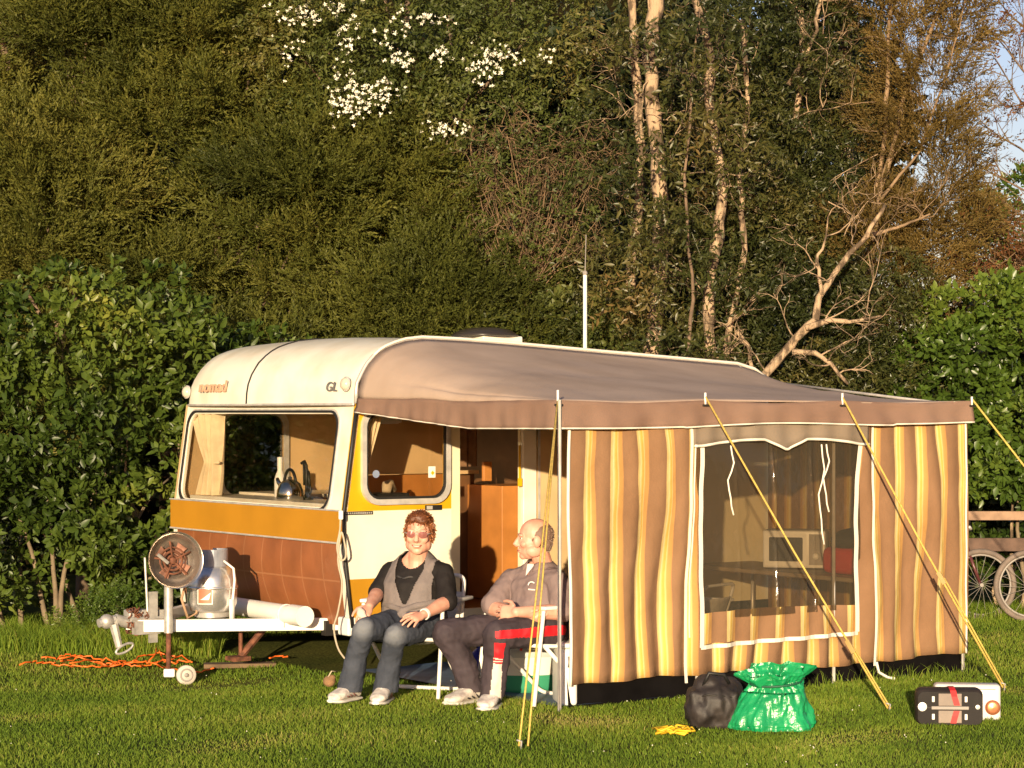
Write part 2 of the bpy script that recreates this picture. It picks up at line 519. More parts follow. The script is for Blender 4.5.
def bark(name, c1, c2):
    m, nt, bs, out = newmat(name)
    tc = nt.nodes.new('ShaderNodeTexCoord'); mp = nt.nodes.new('ShaderNodeMapping'); mp.inputs['Scale'].default_value = (1, 1, .22)
    nt.links.new(tc.outputs['Object'], mp.inputs[0])
    nz = nt.nodes.new('ShaderNodeTexNoise'); nz.inputs['Scale'].default_value = 26; nz.inputs['Detail'].default_value = 7; nz.inputs['Roughness'].default_value = .65
    n2 = nt.nodes.new('ShaderNodeTexNoise'); n2.inputs['Scale'].default_value = 7; n2.inputs['Detail'].default_value = 5
    nt.links.new(mp.outputs[0], nz.inputs['Vector']); nt.links.new(tc.outputs['Object'], n2.inputs['Vector'])
    ad = nt.nodes.new('ShaderNodeMath'); ad.operation = 'ADD'; nt.links.new(nz.outputs[0], ad.inputs[0]); nt.links.new(n2.outputs[0], ad.inputs[1])
    rp = nt.nodes.new('ShaderNodeValToRGB'); e = rp.color_ramp.elements
    e[0].position = .84; e[0].color = rgb(c2); e[1].position = 1.0; e[1].color = rgb(c1)
    hf = nt.nodes.new('ShaderNodeMath'); hf.operation = 'MULTIPLY'; hf.inputs[1].default_value = .93; nt.links.new(ad.outputs[0], hf.inputs[0])
    nt.links.new(hf.outputs[0], rp.inputs[0]); nt.links.new(rp.outputs[0], bs.inputs['Base Color'])
    bs.inputs['Roughness'].default_value = .9
    bp = nt.nodes.new('ShaderNodeBump'); bp.inputs['Strength'].default_value = .9; bp.inputs['Distance'].default_value = .02
    nt.links.new(nz.outputs[0], bp.inputs['Height']); nt.links.new(bp.outputs[0], bs.inputs['Normal'])
    return m
MB_pale = bark('pale_bark', (.42, .30, .185), (.10, .068, .04))
MB_brown = M('brown_bark', (.20, .135, .085), .9, var=.25, scale=9, bump=.8, bscale=30)
MB_dry = M('dry_twig', (.21, .135, .070), .9, var=.2, scale=9)
MB_grey = M('grey_twig', (.22, .165, .10), .9, var=.2, scale=9)
MB_petal = M('white_petal', (.82, .80, .66), .7, var=.05)

def tree(kind, label, cat_, base, mats, protos, lobes, dens, size, trunkfn=None, group=None, vr=(0, 1), shell=.55, up=.35, bark=None, flip=None):
    t = thing(kind, label, cat_, base, 0, group)
    P, D = lobe_points(lobes, dens, shell, up)
    if flip is not None: D = flip(P, D)
    foliage('crown', protos, P, D, size, mats, t, base, *vr)
    mb = MB()
    if trunkfn: trunkfn(mb)
    else:
        top = max(l[0][2] for l in lobes)
        mb.tube(wander(Vector(base) + Vector((0, .25, -.1)), (0, 0, 1), 8, top / 8, .05), [.07 - .006 * i for i in range(9)], 7)
        for (c, r) in lobes[::2]:
            z0 = max(.4, c[2] - .9); a = Vector((base[0], base[1], z0))
            mb.tube([a, (a + Vector(c)) / 2 + Vector((0, 0, -.1)), Vector(c)], [.03, .02, .010], 5)
    mb.build('trunk', bark or MB_brown, t, smooth=True, off=base)
    return t

def lob(n, cx, cy, z0, z1, wid, dep, r0, r1, taper=0.0):
    out = []
    for i in range(n):
        z = random.uniform(z0, z1); k = 1 - taper * (z - z0) / max(.1, z1 - z0)
        r = random.uniform(r0, r1)
        out.append(((cx + random.uniform(-wid, wid) * k, cy + random.uniform(-dep, dep), z), (r * random.uniform(.9, 1.25), r, r * random.uniform(.7, 1.0))))
    return out

def flat(lb): return [(c, (r[0] * 1.15, r[1], r[2] * .58)) for c, r in lb]

# --- broad-leaved shrubs to the left of the caravan
def hedge_stems(cx, cy, n, h):
    def fn(mb):
        for i in range(n):
            p = (cx + random.uniform(-.4, .4), cy - random.uniform(-.1, .2), -.05)
            pts = wander(p, (random.uniform(-.3, .3), random.uniform(-.1, .2), 1), 8, h / 8, .10)
            mb.tube(pts, [.024 - .002 * j for j in range(9)], 6)
    return fn
spec = [(-5.05, 17.3, 2.70, 'dense glossy leaved shrub at the left edge of the photo'),
        (-4.25, 17.2, 2.86, 'tall glossy green shrub second from the left edge'),
        (-3.45, 17.35, 2.88, 'glossy green shrub behind the drawbar coupling with bare forked stems'),
        (-2.75, 17.75, 2.72, 'glossy green shrub close beside the left side of the caravan'),
        (-2.05, 18.6, 2.45, 'lower green shrub showing just above the sloping front of the caravan roof')]
for k, (cx, cy, top, lab) in enumerate(spec):
    lb = []
    for z in np.arange(.24 if k not in (2,) else .62, top - .3, .40):
        for q in (-.3, .3):
            lb.append(((cx + q + random.uniform(-.2, .2), cy + random.uniform(-.35, .2), z + random.uniform(-.18, .18)), (random.uniform(.26, .42), random.uniform(.28, .42), random.uniform(.22, .36))))
    lb.append(((cx, cy, top - .32), (.5, .45, .32)))
    for q in range(9): lb.append(((cx + random.uniform(-.5, .5), cy + random.uniform(-.55, .0), random.uniform(.7, top + .06)), (.09, .09, .17)))
    tree('glossy_shrub', lab, 'shrub', (cx, cy, 0), ML_hedge, ROS, lb, 47, .90, hedge_stems(cx, cy, 6 if k == 2 else 3, top * (.5 if k == 2 else .6)),
         'glossy broad-leaved shrubs left of the caravan', bark=MB_grey, shell=.6, up=.45)
lb = [((-5.6 + .38 * i, 18.15 + random.uniform(-.15, .15), random.uniform(.15, .8)), (.34, .25, .32)) for i in range(11)]
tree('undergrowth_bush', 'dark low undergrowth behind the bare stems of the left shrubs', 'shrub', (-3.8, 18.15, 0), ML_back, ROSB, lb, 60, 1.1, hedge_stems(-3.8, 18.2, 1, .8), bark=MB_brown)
# low yellow-green shrub at the hedge foot
lb = [((-3.02, 16.75, .16), (.24, .2, .17)), ((-3.2, 16.8, .1), (.2, .15, .1)), ((-2.9, 16.8, .28), (.16, .15, .14))]
tree('small_shrub', 'small yellow green fine leaved bush at the foot of the hedge behind the coupling', 'shrub', (-3.02, 16.75, 0), ML_bright, SMALL, lb, 260, .45,
     lambda mb: mb.tube([(-3.02, 16.75, 0), (-3.02, 16.75, .2)], .012, 5), up=.6)

# --- feathery trees
def ups(P, D):
    D = D.copy(); D[:, 2] = np.abs(D[:, 2]) * .8 + .25; D[:, 0] *= 1.1; return D
K = [  # cx, cy, z0, z1, half width, number, label
    (-5.2, 20.7, 1.5, 4.6, .85, 24, 'dark feathery tree cut by the left edge with a black hollow beside it'),
    (-3.9, 20.3, 1.4, 6.6, .85, 30, 'tall olive feathery tree at the upper left of the photo'),
    (-2.55, 20.5, 1.4, 6.3, .80, 28, 'olive feathery tree between the tall left one and the white blossom'),
    (-1.45, 20.2, 1.5, 4.3, .75, 20, 'green feathery tree whose boughs spread in layers below the white blossom'),
    (-.75, 20.0, 1.4, 3.35, .62, 13, 'low feathery tree with layered boughs just behind the caravan roof')]
for i, (cx, cy, z0, z1, hw, n, lab) in enumerate(K):
    lb = flat(lob(int(n * 1.15), cx, cy, z0, z1, hw, .5, .36, .58, .15))
    tree('feathery_tree', lab, 'tree', (cx, cy, 0), ML_kanuka, PLU, lb, 16, .56, None, 'feathery olive trees behind the caravan', vr=((0, 1) if i < 3 else (0, .7)), flip=ups, shell=.70)
# tops in the far corner beyond
tree('feathery_tree', 'reddish feathery tree top in the upper left corner', 'tree', (-5.6, 22.6, 0), ML_fir, PLU, lob(14, -5.5, 22.6, 3.0, 6.4, .8, .4, .45, .65), 16, .55, None, 'feathery olive trees behind the caravan', vr=(0, .6), flip=ups)

# --- white-flowering tree
lb = [((w(px, py, 19.75)[0], 19.75 + random.uniform(-.2, .3), w(px, py, 19.75)[2]), (random.uniform(.32, .5), .4, random.uniform(.28, .42)))
      for (px, py) in ((290, 10), (330, 30), (300, 55), (360, 60), (350, 105), (400, 20), (420, 70), (455, 30), (470, 90), (500, 60), (530, 35), (545, 85), (445, 128), (490, 5), (380, -20), (440, -30), (530, -20), (330, -40))]
ft = tree('flowering_tree', 'green tree with sprays of white blossom at the top of the photo', 'tree', (-.9, 20.4, 0), ML_flower, SMALL, lb, 60, .9, None, up=.2)
P = []
for (px, py, sx, sy, n) in ((352, 105, 22, 16, 70), (345, 80, 14, 14, 26), (348, 40, 10, 20, 30), (300, 15, 26, 12, 46), (335, 8, 20, 8, 24), (380, 90, 20, 12, 40), (420, 18, 26, 10, 34), (440, 55, 10, 8, 16), (500, 55, 18, 12, 46), (480, 70, 18, 16, 36), (445, 128, 18, 7, 34),
                            (407, 62, 8, 8, 14), (395, 55, 10, 8, 12), (550, 55, 12, 8, 10), (290, 50, 10, 18, 18), (385, 35, 14, 10, 14)):
    for i in range(n):
        P.append(w(px + random.gauss(0, sx * .6), py + random.gauss(0, sy * .6), 19.33 + random.uniform(-.12, .12)))
P = np.array([tuple(p) for p in P])
petal = cat([apply(leafproto(.030, .009, .2, .1), (math.cos(a), math.sin(a), .5), (0, 0, 0)) for a in np.arange(0, 6.2, 1.25)])
V, Fc, Id = inst([petal], P, rots(np.array([[0, -1, .3]]) + RNG.normal(scale=.4, size=(len(P), 3))), RNG.uniform(.5, 1.0, len(P)))
tag(fast_mesh('blossom', V, Fc, MB_petal, ft, off=(-.9, 20.4, 0)), kind='stuff')

# --- clump of dry twigs hanging beside the feathery trees
t = thing('dead_shrub', 'tangle of dry brown twigs fanning up between the feathery trees and the pale trunks', 'dead shrub', (.25, 19.9, 0))
mb = MB()
root = w(524, 296, 19.7)
mb.tube([(.25, 19.9, 0), (.2, 19.85, 1.2), root], [.05, .04, .03], 6)
for i in range(120):
    tgt = w(random.uniform(468, 604), random.uniform(122, 250), 19.7 + random.uniform(-.3, .35))
    mid = (root + tgt) / 2 + Vector((random.uniform(-.12, .12), random.uniform(-.1, .1), random.uniform(-.14, .04)))
    end = tgt + Vector((random.uniform(-.3, .3), random.uniform(-.1, .1), random.uniform(-.42, -.08)))
    mb.tube([root + Vector((random.uniform(-.06, .06), random.uniform(-.05, .05), random.uniform(-.06, .1))), mid, tgt, end], [.0065, .005, .0035, .0015], 4, cap=False)
for i in range(280):
    p = w(random.uniform(468, 608), random.uniform(120, 250), 19.7 + random.uniform(-.25, .3))
    twigs(mb, p, (random.uniform(-.6, .6), 0, random.uniform(-.9, .9)), random.uniform(.2, .42), .0042, 1, .40, -.10, 3)
mb.build('branch', MB_dry, t, smooth=True, off=(.25, 19.9, 0))
lb = [((w(px, py, 19.6)[0], 19.6, w(px, py, 19.6)[2]), (.16, .14, .16)) for (px, py) in ((560, 110), (585, 130), (500, 220), (540, 200), (575, 160), (490, 190), (530, 250), (520, 150), (560, 220), (505, 170), (590, 190), (545, 165), (515, 235))]
P, D = lobe_points(lb, 60)
foliage('leaf_tuft', SMALL, P, D, .8, ML_flower, t, (.25, 19.9, 0))

# --- tall pale-trunked trees
def poly(pts, D, r0, r1, mb, n=8, wob=.35):
    P = [w(px, py, D + random.uniform(-.02, .02)) for px, py in pts]
    Q = []
    for i in range(len(P) - 1):
        for k in range(4): 
            q = P[i].lerp(P[i + 1], k / 4); Q.append(q + Vector((random.gauss(0, .012), random.gauss(0, .012), 0)) * wob * 2)
    Q.append(P[-1]); m = len(Q) - 1
    mb.tube(Q, [(r0 + (r1 - r0) * i / m) * random.uniform(.88, 1.15) for i in range(m + 1)], n)
    return Q
def side_twigs(mb, Q, n, ln, r, up=.3, depth=2):
    for i in range(n):
        p = random.choice(Q[3:])
        twigs(mb, p, (random.uniform(-1, 1), random.uniform(-.9, .05), random.uniform(-.5, 1) + up), ln * random.uniform(.5, 1.2), r, depth, .2, -.01, 3)

def lobpx(lst, D, r, dj=.35):
    return [((w(px, py, D)[0], D + random.uniform(-dj, dj), w(px, py, D)[2]), (r * random.uniform(.8, 1.3), r, r * random.uniform(.75, 1.1))) for (px, py) in lst]
def tall(mb):
    a = poly([(652, 480), (650, 370), (655, 330), (662, 250), (660, 180), (655, 130), (650, 60), (656, -10), (662, -90)], 19.2, .072, .06, mb)
    b = poly([(632, 470), (628, 350), (630, 300), (638, 200), (640, 140), (636, 60), (630, -20), (624, -80)], 19.5, .045, .035, mb)
    side_twigs(mb, a, 9, .7, .009); side_twigs(mb, b, 8, .7, .009)
base = (w(652, 480, 19.2)[0], 19.2, 0)
def droop(P, D):
    D = D.copy(); D[:, 2] = D[:, 2] * .4 - .55; return D
def trunk_to_ground(fn, base):
    def f(mb):
        fn(mb)
    return f
def leafy(lab, base, fn, lobes, dens=62, size=.62, vr=(0, 1), grp='pale trunked trees behind the awning'):
    def f(mb):
        fn(mb)
        mb.tube([(base[0], base[1], -.05), (base[0], base[1], 1.3)], .085, 8)
    return tree('pale_trunk_tree', lab, 'tree', base, ML_gum, HANG, lobes, dens * 1.35, size, f, grp, vr, .5, 0, MB_pale, droop)
leafy('tall tree with a thick pale peeling trunk and a thinner twin stem beside it', base, tall,
      lobpx([(610, 10), (600, 60), (690, 20), (680, 90), (625, 110), (615, 190), (690, 170), (640, 240), (600, 250), (682, 250), (700, 50), (640, -40), (600, 310), (660, 320)], 19.75, .33), 40)
def twin(mb):
    a = poly([(716, 470), (710, 360), (708, 300), (715, 250), (722, 200), (718, 150), (708, 100), (712, 60), (695, 0), (690, -70)], 19.0, .05, .035, mb)
    b = poly([(728, 470), (726, 360), (735, 300), (745, 250), (738, 180), (748, 100), (742, 20)], 19.1, .032, .02, mb)
    c = poly([(735, 330), (748, 345), (752, 372), (760, 390)], 19.0, .02, .012, mb)
    side_twigs(mb, a, 12, .55, .008); side_twigs(mb, b, 9, .5, .007)
base = (w(716, 470, 19.0)[0], 19.0, 0)
leafy('slim pale tree with crooked twin stems right of the tall thick trunk', base, twin,
      lobpx([(740, 20), (770, 60), (730, 110), (760, 140), (750, 200), (700, 210), (775, 210), (765, 270), (700, 290), (745, 320), (780, 320), (770, -20)], 19.7, .36), 52)
def limb(mb):
    a = poly([(745, 455), (760, 382), (790, 345), (815, 320), (822, 290), (845, 260), (866, 236), (885, 205)], 18.6, .045, .015, mb)
    b = poly([(806, 328), (830, 320), (850, 322), (882, 316)], 18.55, .028, .010, mb)
    c = poly([(793, 352), (815, 353), (832, 364), (848, 384)], 18.5, .026, .012, mb)
    d = poly([(822, 295), (818, 262), (826, 236)], 18.6, .02, .008, mb)
    for q in (a, b, c, d): side_twigs(mb, q, 4, .5, .008)
base = (w(745, 455, 18.6)[0], 18.6, 0)
leafy('leaning pale limb forking low above the awning roof with dark glossy leaves', base, limb,
      lobpx([(820, 370), (860, 350), (890, 370), (870, 300), (900, 330), (850, 395), (800, 400), (885, 270), (790, 300), (910, 390), (835, 285)], 19.3, .34), 58)
base = (w(690, 470, 18.55)[0], 18.55, 0)
t = thing('drooping_shrub', 'thin drooping leaved sapling growing in front of the pale trunks', 'sapling', base)
P, D = lobe_points(lobpx([(668, 210), (640, 150), (700, 120), (690, 235), (650, 285), (725, 270), (672, 330), (700, 345), (630, 260), (740, 160), (680, 60), (715, 20), (640, 30)], 18.75, .22, .2), 46, .2, 0)
foliage('crown', HANG, P, droop(P, D), .85, ML_gum, t, base)
mb = MB(); poly([(690, 470), (686, 380), (694, 300), (684, 200), (690, 100), (700, 10)], 18.7, .02, .008, mb, 6); mb.build('trunk', MB_brown, t, smooth=True, off=base)
def deep(mb):
    a = poly([(830, 480), (838, 330), (850, 180), (845, 60), (850, -60)], 20.6, .07, .05, mb)
    b = poly([(795, 130), (803, 60), (800, 0), (812, -60)], 19.7, .03, .022, mb)
    c = poly([(790, 85), (815, 30), (822, -10)], 19.4, .022, .014, mb)
    side_twigs(mb, b, 7, .5, .008); side_twigs(mb, c, 5, .4, .007)
    for i in range(22):
        p = w(random.uniform(690, 900), random.uniform(20, 340), 19.25 + random.uniform(-.2, .4))
        twigs(mb, p, (random.uniform(-1, 1), random.uniform(-.6, .1), random.uniform(-.8, .8)), random.uniform(.3, .7), .007, 2, .2, 0, 3)
base = (w(830, 480, 20.6)[0], 20.6, 0)
leafy('dark leaved tree with bare grey twigs beside the black hollow at upper right', base, deep,
      lobpx([(800, 20), (840, 30), (790, 80), (830, 90), (800, 140), (835, 150), (790, 200), (825, 210), (800, 260), (840, -30), (790, -40), (815, 310), (780, 120), (845, 255)], 20.2, .40), 58)

# --- ochre feathery tree on the right with its thin pale leaders
def firtrunk(mb):
    a = poly([(862, 470), (868, 300), (872, 240), (880, 200), (892, 150), (905, 90), (935, 20), (960, -40)], 19.6, .04, .012, mb)
    b = poly([(880, 200), (920, 150), (950, 60), (965, 0)], 19.5, .014, .006, mb)
    c = poly([(868, 240), (885, 130), (888, 40), (892, -30)], 19.7, .024, .014, mb)
    d = poly([(872, 235), (905, 225), (930, 214)], 19.2, .018, .008, mb)
    for q in (a, b, c, d): side_twigs(mb, q, 5, .5, .006)
base = (w(862, 470, 19.6)[0], 19.6, 0)
t = tree('feathery_tree', 'ochre brown feathery tree at upper right beside the open sky', 'tree', base, ML_fir, PLU,
     lobpx([(905, 20), (940, 40), (915, 75), (938, 95), (925, 120), (905, 150), (930, 165), (925, 200), (880, 240), (905, 250), (930, 235), (870, 275), (900, 290), (940, 210), (900, -30), (935, -30), (940, 10), (880, 5)], 19.9, .34, .25), 20, .42,
     firtrunk, None, flip=ups, bark=M('dull_bark', (.27, .18, .10), .9, var=.25, scale=9, bump=.8, bscale=30))
# --- rusty shrub behind the bright bush
base = (3.95, 20.2, 0)
def rust(mb):
    mb.tube([(3.95, 20.2, -.05), (3.95, 20.2, 2.2)], .04, 6)
    for i in range(90):
        twigs(mb, w(random.uniform(900, 1060), random.uniform(225, 330), 20.0 + random.uniform(-.3, .3)), (random.uniform(-.5, .5), random.uniform(-.3, .1), random.uniform(-.2, 1)), random.uniform(.3, .6), .007, 1, .2, 0, 4)
tree('rusty_shrub', 'rust brown twiggy shrub between the bright green bush and the sky', 'shrub', base, ML_rust, SMALL,
     lobpx([(910, 300), (935, 262), (965, 245), (1000, 240), (1030, 240), (950, 300), (990, 285), (1025, 285), (920, 340), (1060, 260)], 20.2, .34), 46, .8, rust, bark=MB_dry)
# --- bright broad-leaved bush on the right
base = (4.3, 18.9, 0)
lb = lobpx([(955, 310), (990, 300), (1020, 290), (950, 350), (985, 345), (1020, 340), (940, 390), (975, 390), (1015, 390), (985, 430), (1020, 430), (955, 430), (1000, 470), (1030, 480), (965, 480), (1060, 320), (1065, 390), (1065, 450), (925, 350), (1100, 350), (1100, 430), (915, 400)], 18.9, .27, .3)
tree('bright_bush', 'bright green broad leaved bush at the right edge above the fence', 'shrub', base, ML_bright, ROSB, lb, 82, 1.0, hedge_stems(4.3, 18.9, 7, 1.6), bark=MB_grey, up=.1)
# undergrowth under it
lb = [((3.2 + .32 * i, 19.0 + random.uniform(-.1, .1), random.uniform(.15, .75)), (.3, .25, .28)) for i in range(10)]
tree('undergrowth_bush', 'dark low bush growing behind the fence rails at the right', 'shrub', (4.5, 19.1, 0), ML_hedge, ROSB, lb, 60, .9, hedge_stems(4.5, 19.1, 8, 1.2), bark=MB_pale)
# low bushes between caravan and trees, seen above the roof
lb = lobpx([(520, 300), (560, 310), (590, 330), (610, 310), (640, 340), (560, 340), (680, 340), (605, 345), (500, 330)], 19.5, .26, .15)
tree('bright_bush', 'green broad leaved bush showing behind the white aerial on the caravan roof', 'shrub', (.7, 19.6, 0), ML_flower, ROSB, lb, 70, .9, hedge_stems(.7, 19.6, 5, 2), bark=MB_brown)
# --- bare tree against the sky and a green one far off
base = (5.6, 23.2, 0)
t = thing('bare_tree', 'nearly bare thin twigged tree against the blue sky at the upper right corner', 'tree', base)
mb = MB()
q = poly([(1050, 470), (1045, 250), (1040, 100), (1032, 0), (1025, -80)], 23.2, .07, .03, mb)
for (s, e) in (((1042, 200), (975, 160)), ((1042, 130), (985, 60)), ((1040, 90), (978, 20)), ((1040, 40), (990, -10)), ((1042, 230), (990, 190)), ((1040, 160), (965, 120)), ((1042, 100), (1000, 110))):
    p = w(*s, 23.1); e2 = w(*e, 23.1)
    twigs(mb, p, e2 - p, (e2 - p).length, .014, 3, .10, 0, 5)
mb.tube([(base[0], base[1], -.05), w(1050, 460, 23.2)], .07, 7)
mb.build('trunk', MB_brown, t, smooth=True, off=base)
P, D = lobe_points(lobpx([(985, 40), (1005, 15), (975, 10), (1010, 70), (985, 85), (1015, 30), (995, 120), (980, 140)], 23.1, .34), 9)
foliage('crown', SMALL, P, D, .8, ML_rust, t, base)
base = (9.0, 40.0, 0)
lb = [((8.7 + random.uniform(-.6, .9), 40 + random.uniform(-.4, .4), z), (.55, .5, .45)) for z in (3.4, 3.9, 4.3, 4.7, 5.1, 5.3, 4.5, 4.0, 5.7)]
tree('distant_tree', 'small light green tree far off below the patch of sky', 'tree', base, ML_bright, ROSB, lb, 22, 1.6, None, up=.2)
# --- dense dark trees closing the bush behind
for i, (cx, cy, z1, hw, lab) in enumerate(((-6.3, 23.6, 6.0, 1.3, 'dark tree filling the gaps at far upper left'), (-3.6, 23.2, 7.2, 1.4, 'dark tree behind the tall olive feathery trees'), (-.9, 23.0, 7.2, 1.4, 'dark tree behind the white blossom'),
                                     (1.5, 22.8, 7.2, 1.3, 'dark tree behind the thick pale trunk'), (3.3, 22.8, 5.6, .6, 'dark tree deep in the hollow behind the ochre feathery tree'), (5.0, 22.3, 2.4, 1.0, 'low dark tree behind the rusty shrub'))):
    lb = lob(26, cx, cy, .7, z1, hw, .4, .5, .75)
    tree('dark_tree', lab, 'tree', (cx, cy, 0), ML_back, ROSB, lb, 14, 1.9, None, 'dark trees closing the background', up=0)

# ------------------------------------------------------------------ grass
ML_grass = leaf_mat('grass_blade', [(0, (.105, .180, .016)), (.4, (.195, .285, .028)), (.75, (.285, .335, .045)), (1, (.44, .37, .12))], .6, .35, .2)
def grass(n, x0, x1, y0, y1, hmin, hmax, keep):
    x = RNG.uniform(x0, x1, n); y = RNG.uniform(y0, y1, n)
    ok = keep(x, y); x = x[ok]; y = y[ok]; n = len(x)
    z = -.11 * np.exp(-((x + 2.3) ** 2 + ((y - 15) * .8) ** 2) / 1.69) - .004
    pn = np.sin(x * 3.1 + np.sin(y * 2.3)) * np.sin(y * 3.7 + np.sin(x * 1.7))
    h = RNG.uniform(hmin, hmax, n) * (1 + .25 * pn)
    wear = np.clip(np.sin(x * 1.9 + 1.3 * np.sin(y * 1.2)) * np.sin(y * 2.6 + np.sin(x * 2.2)) - .55, 0, 1)
    h *= (1 - .9 * wear)
    a = RNG.uniform(0, 2 * np.pi, n); l = RNG.uniform(.1, .9, n) * h; b = RNG.uniform(0, 2 * np.pi, n)
    wd2 = RNG.uniform(.0015, .0029, n)
    sx, sy = np.cos(a) * wd2, np.sin(a) * wd2
    p0 = np.stack([x - sx, y - sy, z], 1); p1 = np.stack([x + sx, y + sy, z], 1)
    mx_, my_ = x + np.cos(b) * l * .35, y + np.sin(b) * l * .35
    p2 = np.stack([mx_ + sx * .8, my_ + sy * .8, z + h * .6], 1); p3 = np.stack([mx_ - sx * .8, my_ - sy * .8, z + h * .6], 1)
    p4 = np.stack([x + np.cos(b) * l, y + np.sin(b) * l, z + h * .95], 1)
    V = np.stack([p0, p1, p2, p3, p4], 1).reshape(-1, 3)
    f = np.array([[0, 1, 2], [0, 2, 3], [3, 2, 4]])
    Fc = (f[None] + (np.arange(n) * 5)[:, None, None]).reshape(-1, 3)
    va = np.clip(.32 + .9 * wear + .20 * pn + .16 * np.sin(x * .9 + 2) * np.sin(y * 1.1) + RNG.normal(scale=.2, size=n), 0, 1)
    return V, Fc, np.repeat(va, 5)
def keep_lawn(x, y):
    lim = .245 * y + .9
    ok = (np.abs(x) < lim)
    lx = (x - C0.x) * LX.x + (y - C0.y) * LX.y; ly = (x - C0.x) * WX.x + (y - C0.y) * WX.y
    return ok & ~((lx > .1) & (lx < 3.6) & (ly > -2.38) & (ly < 2.4))
A = [grass(260000, -4.6, 4.6, 10.2, 14.4, .014, .034, keep_lawn), grass(170000, -5.4, 5.4, 14.4, 19.0, .016, .042, keep_lawn),
     grass(16000, -5.4, -2.1, 16.2, 17.0, .06, .22, keep_lawn), grass(7000, 3.6, 5.5, 18.3, 19.2, .05, .16, keep_lawn), grass(1500, 1.5, 3.2, 13.4, 14.9, .05, .11, lambda x, y: np.abs(((x - C0.x) * WX.x + (y - C0.y) * WX.y) + DEP + .02) < .09)]
V = np.concatenate([a[0] for a in A]); va = np.concatenate([a[2] for a in A])
b = 0; FF = []
for a in A: FF.append(a[1] + b); b += len(a[0])
tag(fast_mesh('grass', V, np.concatenate(FF), ML_grass, var=va), 'short mown grass of the camping field', 'grass', kind='stuff')
# tiny white clover flowers
n = 110
x = RNG.uniform(-3.5, 3.6, n); y = RNG.uniform(10.6, 14.3, n); ok = keep_lawn(x, y); x = x[ok]; y = y[ok]
pv = np.array([[0,0,.006],[.006,0,0],[0,.006,0],[-.006,0,0],[0,-.006,0],[0,0,-.006]]); pf = np.array([[0,1,2],[0,2,3],[0,3,4],[0,4,1],[5,2,1],[5,3,2],[5,4,3],[5,1,4]])
P = np.stack([x, y, np.full(len(x), .04)], 1)
V, Fc, Id = inst([(pv, pf)], P, rots(np.tile([[0, 0, 1.]], (len(P), 1))), RNG.uniform(.4, .8, len(P)))
tag(fast_mesh('clover_flowers', V, Fc, MB_petal), 'tiny white clover flowers dotted over the lawn', 'flowers', kind='stuff')
# ------------------------------------------------------------------ materials for made things
m_cream = M('cream_paint', (.82, .78, .66), .35, var=.05, scale=3.5, dirt=(.68, .62, .48), spec=.5)
m_white = M('white_paint', (.82, .80, .74), .35, var=.05, scale=4)
m_whitepl = M('white_plastic', (.80, .78, .72), .4, var=.04)
m_yellow = M('yellow_paint', (.74, .42, .012), .35, var=.04, scale=3)
m_ochre = M('ochre_paint', (.44, .205, .016), .38, var=.06, scale=3)
m_alu = M('dull_aluminium', (.66, .63, .58), .42, .35, var=.12, scale=14)
m_galv = M('galvanised_steel', (.50, .48, .44), .45, .4, var=.15, scale=20)
m_black = M('black_rubber', (.018, .017, .016), .55, var=.2)
m_dark = M('dark_metal', (.05, .045, .04), .5, .5, var=.2)
m_rust = M('rusty_iron', (.22, .085, .045), .8, .2, var=.3, scale=22, bump=.3)
m_beige = M('beige_panel', (.62, .43, .22), .5, var=.10, scale=3)
m_orange = M('orange_wood', (.50, .20, .045), .45, var=.15, scale=4)
m_brownwood = M('brown_wood', (.16, .075, .03), .5, var=.2, scale=5)
m_curt = M('cream_curtain', (.80, .66, .44), .85, var=.08, scale=14)
m_chrome = M('polished_steel', (.72, .70, .66), .12, 1.0, var=.03)
m_grey = M('grey_plastic', (.30, .27, .24), .5, var=.1)
m_red = M('red_cloth', (.62, .02, .02), .6, var=.08)
m_letter_peach = M('peach_lettering', (.66, .40, .25), .5, var=.1)
m_letter_grey = M('grey_lettering', (.16, .15, .13), .5, var=.05)
m_glass = glass_mat('window_glass', (.90, .88, .84))
m_lens = M('lamp_lens', (.62, .56, .44), .2, var=.1, spec=.6)

